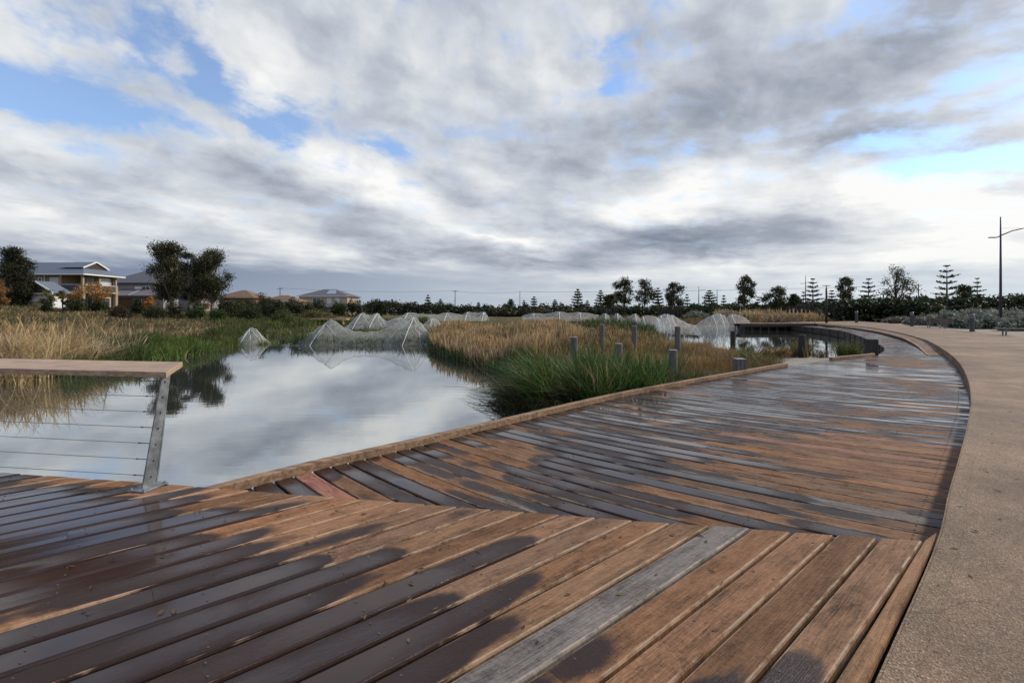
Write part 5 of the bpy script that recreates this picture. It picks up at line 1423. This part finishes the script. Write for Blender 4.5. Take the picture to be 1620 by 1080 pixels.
# trees beyond the water, right half
gums = [
    (987, 440, 110, 36, 'left of the twin dark gums beyond the spit', 12), (1019, 442, 112, 36, 'right of the twin dark gums, with a pale open crown', 13), (1068, 447, 108, 30, 'single upright gum right of the twin gums', 14),
    (1178, 436, 98, 28, 'tall narrow gum above the bay nets', 15), (1227, 454, 96, 32, 'low rounded gum right of the tall narrow gum', 16), (1256, 466, 96, 24, 'small bushy gum beside the low rounded one', 17),
    (1337, 439, 92, 28, 'thin stemmed gum with a small airy crown by the post lamp', 18), (1416, 421, 86, 50, 'broad airy gum between the two open Norfolk pines', 19), (1523, 451, 100, 26, 'small dark gum right of the largest Norfolk pine', 20), (967, 466, 105, 24, 'squat dark tree beside the twin gums', 21),
]
for px, py, Y, w_, lb, sd in gums:
    airy = 'airy' in lb or 'open' in lb
    gum_tree(px, py, 488, Y, w_ * 1.25, lb, (.042, .050, .024), (.085, .088, .042), .34 if sd != 18 else .5, 9, 150 if airy else 210, 11, sd, M_BARKDARK, group='gums beyond the water')
pines = [
    (677, 467, 120, 16, 'thin lone Norfolk pine above the far left nets'), (697, 474, 118, 22, 'squat bushy pine beside the thin lone one'), (757, 479, 122, 12, 'tiny pine top above the scrub right of the power pole'),
    (808, 474, 120, 26, 'broad low pine left of the middle power pole'), (829, 476, 118, 12, 'small narrow pine right of the middle power pole'), (845, 470, 118, 20, 'pine with a spiky top above the bright green bush'),
    (878, 475, 118, 18, 'spreading palm-like young pine above the tan reeds'), (914, 458, 108, 28, 'tall dark pine over the posts on the spit'), (929, 476, 110, 12, 'small pine right of the tall dark one'),
    (950, 460, 108, 26, 'dark pine left of the twin gums'), (1041, 456, 108, 28, 'slim pine right of the twin gums'), (1087, 466, 108, 16, 'short dark pine right of the single gum'),
    (1122, 460, 104, 34, 'pine standing between two street lamps'), (1145, 468, 106, 12, 'small pointed pine right of the two street lamps'), (1199, 470, 104, 12, 'little pine between the narrow and rounded gums'),
    (1286, 441, 88, 42, 'tiered pine beside the tall twin arm lamp'), (1316, 460, 86, 26, 'small sparse pine behind the black post lamp'), (1374, 441, 84, 44, 'open flat topped pine left of the broad airy gum'),
    (1498, 420, 82, 66, 'largest open Norfolk pine with long level branches'), (1546, 440, 88, 30, 'last open pine left of the tall lamp pole'), (1271, 462, 90, 22, 'low pine left of the tiered pine'), (1440, 458, 92, 22, 'small pine half hidden behind the broad airy gum'),
]
for i, (px, py, Y, w_, lb) in enumerate(pines): norfolk(px, py, 488, Y, w_, lb, i, 9 if w_ > 24 else 7, 1.35 if Y > 100 else .8)
for i, (px, py, Y, w_, lb) in enumerate([(1600, 466, 105, 60, 'dark flat topped pine at the right frame edge'), (1560, 472, 110, 44, 'low dark flat topped tree left of the lamp pole foot'), (1640, 464, 100, 50, 'dark wide pine half outside the right frame edge')]):
    shrub(px, py, Y, w_, lb, (.018, .022, .012), (.032, .036, .018), 240, 12, 200 + i, 'tree', 'flat_topped_pine', 'flat topped pines at the right edge')

# ------------------------------------------------------------------ houses
def hip_roof(mb, x0, x1, y0, y1, z0, z1, r0=None, r1=None, th=.16):
    """hip roof, ridge along x between r0 and r1"""
    ym = (y0 + y1) / 2; dh = (y1 - y0) / 2
    r0 = x0 + dh if r0 is None else r0; r1 = x1 - dh if r1 is None else r1
    vs = [(x0, y0, z0), (x1, y0, z0), (x1, y1, z0), (x0, y1, z0), (r0, ym, z1), (r1, ym, z1)]
    lw_ = [(x, y, z - th) for x, y, z in vs[:4]]
    mb.add(vs + lw_, [(0, 1, 5, 4), (1, 2, 5), (2, 3, 4, 5), (3, 0, 4), (6, 7, 1, 0), (7, 8, 2, 1), (8, 9, 3, 2), (9, 6, 0, 3), (9, 8, 7, 6)])
def window(parent, x0, x1, z0, z1, y, face, frame=M_WHITE, pane=M_GLASS, fr=.07):
    """face '-y' (plane at y) or '+x' (plane at x=y, x0..x1 run along y)"""
    mb = MB(); pn = MB(); f_ = fr
    def bx_(m_, a0, a1, c0, c1, d0, d1):
        if face == '-y': m_.box(a0, a1, y - d1, y - d0, c0, c1)
        else: m_.box(y + d0, y + d1, a0, a1, c0, c1)
    bx_(mb, x0, x1, z0, z0 + f_, .0, .07); bx_(mb, x0, x1, z1 - f_, z1, .0, .07)
    bx_(mb, x0, x0 + f_, z0 + f_, z1 - f_, .0, .07); bx_(mb, x1 - f_, x1, z0 + f_, z1 - f_, .0, .07)
    bx_(mb, (x0 + x1) / 2 - f_ / 2, (x0 + x1) / 2 + f_ / 2, z0 + f_, z1 - f_, .0, .06)
    bx_(pn, x0 + f_ * .5, x1 - f_ * .5, z0 + f_ * .5, z1 - f_ * .5, .01, .03)
    w_ = mb.build('window', frame, parent); pn.build('pane', pane, w_)
    return w_
# house 1
g1 = gz1(-62, 66)
H1 = empty('tan_house', (-63, 66, 0), label='two storey tan house with a blue grey roof and corner balcony', cat='house')
def P(o, root): return reparent(o, root)
mb = MB(); mb.box(-74, -62.4, 66.0, 71.4, 0.5, 7.35); mb.box(-62.4, -59.9, 68.2, 71.4, .5, 7.35); P(mb.build('wall', M_TANWALL), H1)
mb = MB(); x0, x1, y0, y1, ze, zr = -74.6, -59.0, 65.3, 72.3, 7.40, 9.25
ym = (y0 + y1) / 2; gx = -60.3
hip_roof(mb, x0, x1, y0, y1, ze, zr, x0 + 2, gx - 1.9)
roof = P(mb.build('roof', M_ROOFBLUE), H1)
# gable on the pond end: prism rising out of the hip
mb = MB(); hw = 2.15
mb.add([(gx, ym - hw, 8.35), (gx, ym + hw, 8.35), (gx, ym, zr + .06), (gx - 3.2, ym, zr + .06), (gx - 3.2, ym - hw, 8.35), (gx - 3.2, ym + hw, 8.35)], [(0, 2, 3, 4), (1, 5, 3, 2)])
r2 = mb.build('gable_roof', M_ROOFBLUE, roof)
mb = MB(); mb.add([(gx - .12, ym - hw + .1, 8.2), (gx - .12, ym + hw - .1, 8.2), (gx - .12, ym, zr - .03)], [(0, 1, 2)]); mb.build('gable_panel', M_GABLE, roof)
mb = MB(); mb.beam((gx + .03, ym - hw, 8.31), (gx + .03, ym, zr + .02), .10, .17); mb.beam((gx + .03, ym + hw, 8.31), (gx + .03, ym, zr + .02), .10, .17); mb.build('bargeboard', M_WHITE, roof)
mb = MB(); mb.box(x0, x1 + .06, y0 - .10, y0 - .002, ze - .20, ze - .02); mb.box(x1 + .003, x1 + .10, y0, y1, ze - .20, ze - .02); mb.build('gutter', M_WHITE, roof)
mb = MB(); mb.tube([(-70.5, ym, zr - .2), (-70.5, ym, zr + .55)], .09, 8); mb.build('flue', M_POLEGREY, roof)
for (x, y) in ((-59.55, 65.75), (-59.55, 68.4), (-59.55, 71.2), (-62.6, 65.75)):
    mb = MB(); mb.box(x - .20, x + .20, y - .2, y + .2, .5, 5.9); mb.box(x - .13, x + .13, y - .13, y + .13, 5.902, 7.38); P(mb.build('column', M_TANCOL), H1)
mb = MB(); mb.box(-62.38, -59.3, 65.5, 71.42, 4.75, 5.0); P(mb.build('balcony_slab', M_CREAM), H1)
mb = MB(); mb.box(-59.42, -59.38, 65.97, 68.18, 5.05, 5.85); mb.box(-59.42, -59.38, 68.62, 70.98, 5.05, 5.85); mb.box(-62.36, -59.77, 65.58, 65.62, 5.05, 5.85); bal = P(mb.build('balustrade', M_DARKGLASS), H1)
mb = MB(); mb.box(-59.44, -59.36, 65.97, 71.0, 5.86, 5.92); mb.box(-62.36, -59.77, 65.56, 65.64, 5.86, 5.92); mb.build('rail', M_WHITE, bal)
H1c = lambda *a, **k: P(window(None, *a, **k), H1)
H1c(-61.9, -60.2, 5.1, 7.0, 68.2, '-y', pane=M_CURTAIN); H1c(-66.4, -65.4, 5.3, 6.9, 66.0, '-y', pane=M_GLASS); H1c(-64.3, -63.1, 5.2, 6.9, 66.0, '-y', pane=M_CURTAIN)
H1c(69.0, 70.6, 5.1, 7.0, -59.9, '+x', pane=M_CURTAIN); H1c(69.0, 70.6, 1.9, 4.2, -59.9, '+x'); H1c(-61.8, -60.3, 2.0, 4.2, 68.2, '-y')
for x in (-62.9, -65.0):
    mb = MB(); mb.tube([(x, 65.9, 1.0), (x, 65.9, 7.2)], .06, 6); P(mb.build('downpipe', M_WHITE), H1)
# garage
GA = empty('garage', (-58.6, 59, 0), label='white garage with a small blue grey gable roof before the tan house', cat='garage')
mb = MB(); mb.box(-60.6, -57.2, 59.0, 60.9, .8, 4.55); P(mb.build('wall', M_WHITE), GA)
mb = MB(); gx0, gx1, gm = -61.0, -56.7, -59.1
mb.add([(gx0, 58.6, 4.5), (gm, 58.6, 5.95), (gx1, 58.6, 4.5), (gx0, 61.2, 4.5), (gm, 61.2, 5.95), (gx1, 61.2, 4.5), (gx0, 58.6, 4.38), (gx1, 58.6, 4.38), (gx0, 61.2, 4.38), (gx1, 61.2, 4.38)], [(0, 1, 4, 3), (1, 2, 5, 4), (6, 7, 9, 8), (0, 6, 8, 3), (2, 5, 9, 7)])
gr = P(mb.build('roof', M_ROOFBLUE), GA)
mb = MB(); mb.add([(gx0 + .25, 58.72, 4.5), (gx1 - .25, 58.72, 4.5), (gm, 58.72, 5.86)], [(0, 1, 2)]); mb.build('gable_panel', M_GABLE, gr)
mb = MB(); mb.beam((gx0, 58.56, 4.47), (gm, 58.56, 5.95), .09, .15); mb.beam((gx1, 58.56, 4.47), (gm, 58.56, 5.95), .09, .15); mb.box(gx0, gx1, 58.5, 58.6, 4.3, 4.42); mb.build('bargeboard', M_WHITE, gr)
mb = MB(); mb.box(-59.95, -57.6, 58.93, 58.99, .85, 3.4); P(mb.build('door', M_CREAM), GA)
# house 2
H2 = empty('grey_house', (-63, 82, 0), label='two storey grey rendered house with dark hip roofs behind the tan house', cat='house')
mb = MB(); mb.box(-69, -61.2, 81, 88, 1, 6.95); mb.box(-61.2, -55.5, 84, 90, 1, 6.6); mb.box(-67.4, -57.0, 77.5, 81, 1, 4.6); P(mb.build('wall', M_GREYWALL), H2)
mb = MB(); hip_roof(mb, -69.6, -60.6, 80.4, 88.6, 7.05, 9.3); r_ = P(mb.build('roof', M_ROOFGREY), H2)
mb = MB(); hip_roof(mb, -61.8, -54.9, 83.4, 90.6, 6.75, 8.6); P(mb.build('roof', M_ROOFGREY), H2)
mb = MB(); mb.add([(-68, 76.8, 4.75), (-56.4, 76.8, 4.75), (-57.8, 81.0, 6.0), (-66.6, 81.0, 6.0), (-68, 76.8, 4.55), (-56.4, 76.8, 4.55), (-56.4, 81, 4.75), (-68, 81, 4.75)], [(0, 1, 2, 3), (4, 5, 1, 0), (1, 6, 2), (0, 3, 7)]); pr_ = P(mb.build('porch_roof', M_ROOFPURPLE), H2)
for q0, q1 in (((-62.2, 76.78, 4.80), (-63.1, 81.0, 6.04)), ((-56.4, 76.78, 4.82), (-57.8, 81, 6.06))):
    mb = MB(); mb.beam(q0, q1, .14, .08); mb.build('ridge_capping', M_GREYWALL, pr_)
mb = MB(); mb.box(-65.4, -62.2, 77.42, 77.48, 1.6, 4.2); P(mb.build('garage_door', M_GARAGE), H2)
mb = MB(); mb.box(-60.1, -59.5, 77.0, 77.45, 1.2, 4.6); P(mb.build('pillar', M_BROWNWALL), H2)
P(window(None, -63.2, -61.9, 5.0, 6.4, 81.0, '-y', M_WHITE), H2); P(window(None, -60.4, -58.6, 4.9, 6.3, 84.0, '-y', M_WHITE), H2); P(window(None, -61.7, -60.5, 1.8, 4.2, 77.5, '-y'), H2)
mb = MB(); mb.box(-64.4, -63.3, 80.93, 80.99, 5.0, 6.4); P(mb.build('white_panel', M_WHITE), H2)
# low houses and the hip roofed house
def low_house(px0, px1, py_r, py_e, Y, wallm, roofm, label, depth=7, name='house'):
    x0, x1 = AT(px0, Y), AT(px1, Y); zr, ze = ZAT(py_r, Y + depth / 2), ZAT(py_e, Y)
    root = empty(name, ((x0 + x1) / 2, Y, 0), label=label, cat='house')
    mb = MB(); mb.box(x0 + .4, x1 - .4, Y + .4, Y + depth - .4, 0.6, ze - .05); P(mb.build('wall', wallm), root)
    mb = MB(); hip_roof(mb, x0, x1, Y, Y + depth, ze, zr); rf = P(mb.build('roof', roofm), root)
    mb = MB(); mb.box(x0, x1, Y - .09, Y - .003, ze - .18, ze - .03); mb.build('gutter', M_WHITE if wallm is not M_BROWNWALL else M_CREAM, rf)
    return root, x0, x1, ze
lh, a_, b_, ze = low_house(338, 402, 459, 470, 92, M_BROWNWALL, M_ROOFRUST, 'single storey brown brick house with a rust coloured roof')
P(window(None, a_ + 2, a_ + 3.8, ze - 2, ze - .7, 92.4, '-y'), lh)
lh, a_, b_, ze = low_house(405, 470, 467, 476, 100, M_CREAM, M_ROOFRUST, 'low cream house with a faded rust roof behind the dark shrubs')
P(window(None, a_ + 5, a_ + 6.6, ze - 1.9, ze - .7, 100.4, '-y'), lh)
lh, a_, b_, ze = low_house(469, 551, 457.5, 468, 108, M_CREAM, M_ROOFGREY, 'two storey cream house with a grey hip roof and solar panels', 9)
for i, (q0, q1, pn) in enumerate(((.30, .46, M_GLASS), (.58, .66, M_CURTAIN), (.74, .82, M_CURTAIN))):
    P(window(None, a_ + (b_ - a_) * q0, a_ + (b_ - a_) * q1, ze - 1.7, ze - .45, 108.4, '-y', pane=pn), lh)
mb = MB(); zr = ZAT(457.5, 112.5); 
f0 = lambda x, t_: (x, 108 + 4.5 * t_, ze + (zr - ze) * t_ + .07)
mb.add([f0(a_ + 6.3, .25), f0(a_ + 8.6, .25), f0(a_ + 7.7, .85), f0(a_ + 6.0, .85)], [(0, 1, 2, 3)]); P(mb.build('solar_panel', M_SOLAR), lh)
mb = MB(); mb.box(a_ + 3.2, b_ - .6, 104.5, 108.3, .6, ze - 2.6); P(mb.build('lower_wall', M_CREAM), lh)
mb = MB(); hip_roof(mb, a_ + 2.8, b_ - .2, 104, 108.2, ze - 2.6, ze - 2.0); P(mb.build('porch_roof', M_ROOFGREY), lh)

# ------------------------------------------------------------------ fence of bollards, lamps, poles, benches
def bollard_proto():
    r = empty('light_bollard', (0, 0, UP)); mb = MB(); mb.lathe([(.16, 0), (.16, .02), (.135, .022), (.135, .92)], 16); mb.build('body', M_BOLLARD, r, smooth=False)
    mb = MB(); mb.lathe([(.125, .921), (.125, .96), (.14, .965), (.14, .985), (.125, .99), (.125, 1.02), (.14, 1.025), (.14, 1.045), (.125, 1.05), (.125, 1.08), (.14, 1.085), (.14, 1.16), (.11, 1.19)], 16); mb.build('louvre_head', M_BOLLHEAD, r)
    mb = MB(); mb.lathe([(.17, 0.0), (.17, .015)], 16); mb.build('base_flange', M_BOLLARD, r)
    return r
bp = bollard_proto(); gB = 'light bollards along the path'
X, Y = G(1538, 524.5, UP); bp.location = (X, Y, UP); put_props(bp, label='nearest dark grey light bollard in front of the silver saltbush', cat='bollard', group=gB)
X, Y = G(1442.5, 516.0, UP); copy_thing(bp, (X, Y, UP), 0, 1.10, label='middle light bollard left of the timber bench with a back', cat='bollard', group=gB)
X, Y = G(1355, 510.2, UP); copy_thing(bp, (X, Y, UP), 0, 1.17, label='farthest light bollard against the dark hedge', cat='bollard', group=gB)

def bench(px, py, rz, label, back=True, slat=M_BENCH, L=1.7):
    X, Y = G(px, py, UP - .06)
    r = empty('bench', (X, Y, UP - .05), rz, label=label, cat='bench', group='timber benches on the gravel beside the path')
    mb = MB()
    for i in range(5): mb.box(-L / 2, L / 2, -.24 + i * .098, -.24 + i * .098 + .085, .43, .465)
    mb.build('seat', slat, r)
    for sx_ in (-L * .32, L * .32):
        mb = MB(); mb.box(sx_ - .03, sx_ + .03, -.2, -.14, 0, .428); mb.box(sx_ - .03, sx_ + .03, .16, .22, 0, .428); mb.box(sx_ - .025, sx_ + .025, -.139, .159, .37, .428); mb.build('leg', M_POLEGREY, r)
    if back:
        mb = MB()
        for i in range(4):
            z_ = .54 + i * .10; yb = .27 + i * .035
            mb.beam((-L / 2, yb, z_), (L / 2, yb, z_), .03, .085)
        mb.build('backrest', slat, r)
        for sx_ in (-L * .32, L * .32):
            mb = MB(); mb.beam((sx_, .23, .43), (sx_, .41, .9), .05, .04); mb.build('back_bracket', M_POLEGREY, r)
    return r
bench(1482, 519.5, radians(-62), 'brown timber bench with a slatted back between two bollards', True)
bench(1394, 511.2, radians(-40), 'small backless bench left of the middle bollard', False, M_BENCHPALE)
bench(1614, 532.5, radians(-24), 'nearest bench, cut by the right frame edge', False, M_BENCHPALE, 2.1)
bench(1580, 516.5, radians(-24), 'weathered bench in front of saltbush behind the right bollard', False, M_BENCHPALE, 1.8)

def street_lamp(px, py_top, Y, label, arms, hgt_pole_r=.07, m=M_POLEGREY, rod=False, zb=None, arm_dz=1.1, arm_l=1.4):
    x = AT(px, Y); z0 = gz1(x, Y) - .1 if zb is None else zb; H = ZAT(py_top, Y) - z0
    r = empty('street_lamp', (x, Y, z0), label=label, cat='street lamp', group='street lamps beyond the park')
    mb = MB(); mb.tube([(0, 0, 0), (0, 0, H * .5), (0, 0, H)], [hgt_pole_r * 1.25, hgt_pole_r, hgt_pole_r * .55], 10); mb.build('pole', m, r, smooth=True)
    for s_, L, dz in arms:
        za = H - arm_dz; mb = MB()
        mb.tube([(0, 0, za), (s_ * L * .35, 0, za + dz * .55), (s_ * L * .7, 0, za + dz * .85), (s_ * L, 0, za + dz)], [.05, .045, .04, .03], 8); a = mb.build('arm', m, r, smooth=True)
        mb = MB(); mb.box(s_ * L - .05 if s_ > 0 else -L - .55, s_ * L + .55 if s_ > 0 else -L + .05, -.11, .11, za + dz - .03, za + dz + .05); mb.build('lamp_head', M_LAMPHEAD, a, bevel=.02)
    if rod:
        mb = MB(); mb.tube([(0, 0, H - .98), (2.8, 0, H - .98)], .018, 5); mb.build('stay_rod', m, r)
    return r
lamp = street_lamp(1583, 343, 41, 'tall blue black lamp pole with a long curved arm at the right edge', [(1, 2.9, .75), (-1, .45, -.18)], .085, M_POLE, True, None, 1.62)
street_lamp(1274.5, 436, 92, 'tall twin arm lamp rising beside the tiered pine', [(1, .8, .15), (-1, .5, -.15)], .10, M_POLEGREY, False, None, 1.4)
street_lamp(1105.5, 453, 130, 'single arm street lamp left of the pine between two lamps', [(1, 1.3, .1)], .13, M_POLEGREY, False, None, 1.0)
street_lamp(1134.5, 457, 130, 'single arm street lamp right of the pine between two lamps', [(1, .8, .05)], .13, M_POLEGREY, False, None, .4)
# black post lamp with a flat disc
x = AT(1307.5, 56); z0 = UP - .1; H = ZAT(451.5, 56) - z0
r = empty('post_lamp', (x, 56, z0), label='black post top lamp with a flat disc shade by the hedge', cat='lamp')
mb = MB(); mb.tube([(0, 0, 0), (0, 0, H - .35)], [.13, .11], 10); mb.build('post', M_BLACK, r, smooth=True)
mb = MB(); mb.tube([(0, 0, H - .36), (0, 0, H - .05)], .045, 8); mb.build('stem', M_BLACK, r)
mb = MB(); mb.lathe([(.05, H - .07), (.46, H - .05), (.46, H - .02), (.1, H + .02)], 18); mb.build('disc_shade', M_LAMPHEAD, r)

def power_pole(px, py_top, Y, label, arm=True, r_=.14):
    x = AT(px, Y); z0 = gz1(x, Y) - .2; H = ZAT(py_top, Y) - z0
    r = empty('power_pole', (x, Y, z0), label=label, cat='power pole', group='power poles across the far fields')
    mb = MB(); mb.tube([(0, 0, 0), (0, 0, H)], [r_ * 1.3, r_ * .8], 8); mb.build('pole', M_POWER, r)
    if arm:
        mb = MB(); mb.beam((-1.1, 0, H - .5), (1.1, 0, H - .5), .12, .14); mb.build('crossarm', M_POWER, r)
        for dx in (-.95, 0.42, .95):
            mb = MB(); mb.lathe([(.05, 0), (.08, .08), (.04, .2)], 6, (dx, 0, H - .42)); mb.build('insulator', M_LAMPHEAD, r)
    return (x, Y, z0 + H - .25)
tops = [power_pole(443, 454.5, 170, 'power pole behind the rust roofs on the left'), power_pole(720, 459, 190, 'power pole with a cross arm above the far nets'), power_pole(822.5, 460.5, 200, 'slim pole left of the spreading dark pine', False, .12),
        power_pole(1453, 449, 150, 'power pole with a cross arm right of the broad airy gum'), ]
power_pole(591, 474, 170, 'short dark pole left of the far treeline', False, .16); power_pole(569, 471, 180, 'thin pole beyond the hip roofed house', False, .09)
for (p, q, lb) in ((0, 1, 'thin power line sagging over the cream house'), (1, 2, 'thin power line between the two middle poles'), (2, 3, 'thin power line running above the far pines')):
    a_, b_ = np.array(tops[p]), np.array(tops[q]); mb = MB()
    mb.tube([a_ + (b_ - a_) * t_ - np.array((0, 0, 2.0 * 4 * t_ * (1 - t_) * .4)) for t_ in np.linspace(0, 1, 13)], .035, 4)
    put_props(mb.build('power_line', M_BLACK), label=lb, cat='power line', group='power lines between the far poles')
# low timber fence row far behind the spit
mb = empty('post_fence', (AT(1000, 86), 86, 0), label='low row of dark timber fence posts in front of the far gums', cat='fence')
for i in range(26):
    px = 952 + i * 5.0; x = AT(px, 86); z0 = gz1(x, 86)
    if 980 < px < 1040: continue
    q = MB(); q.box(-.16, .16, -.14, .14, 0, ZAT(491.5, 86) - z0 + .35 + random.uniform(0, .3)); o = q.build('fence_post', M_POSTDARK, mb); o.location = (x - AT(1000, 86), 0, z0)
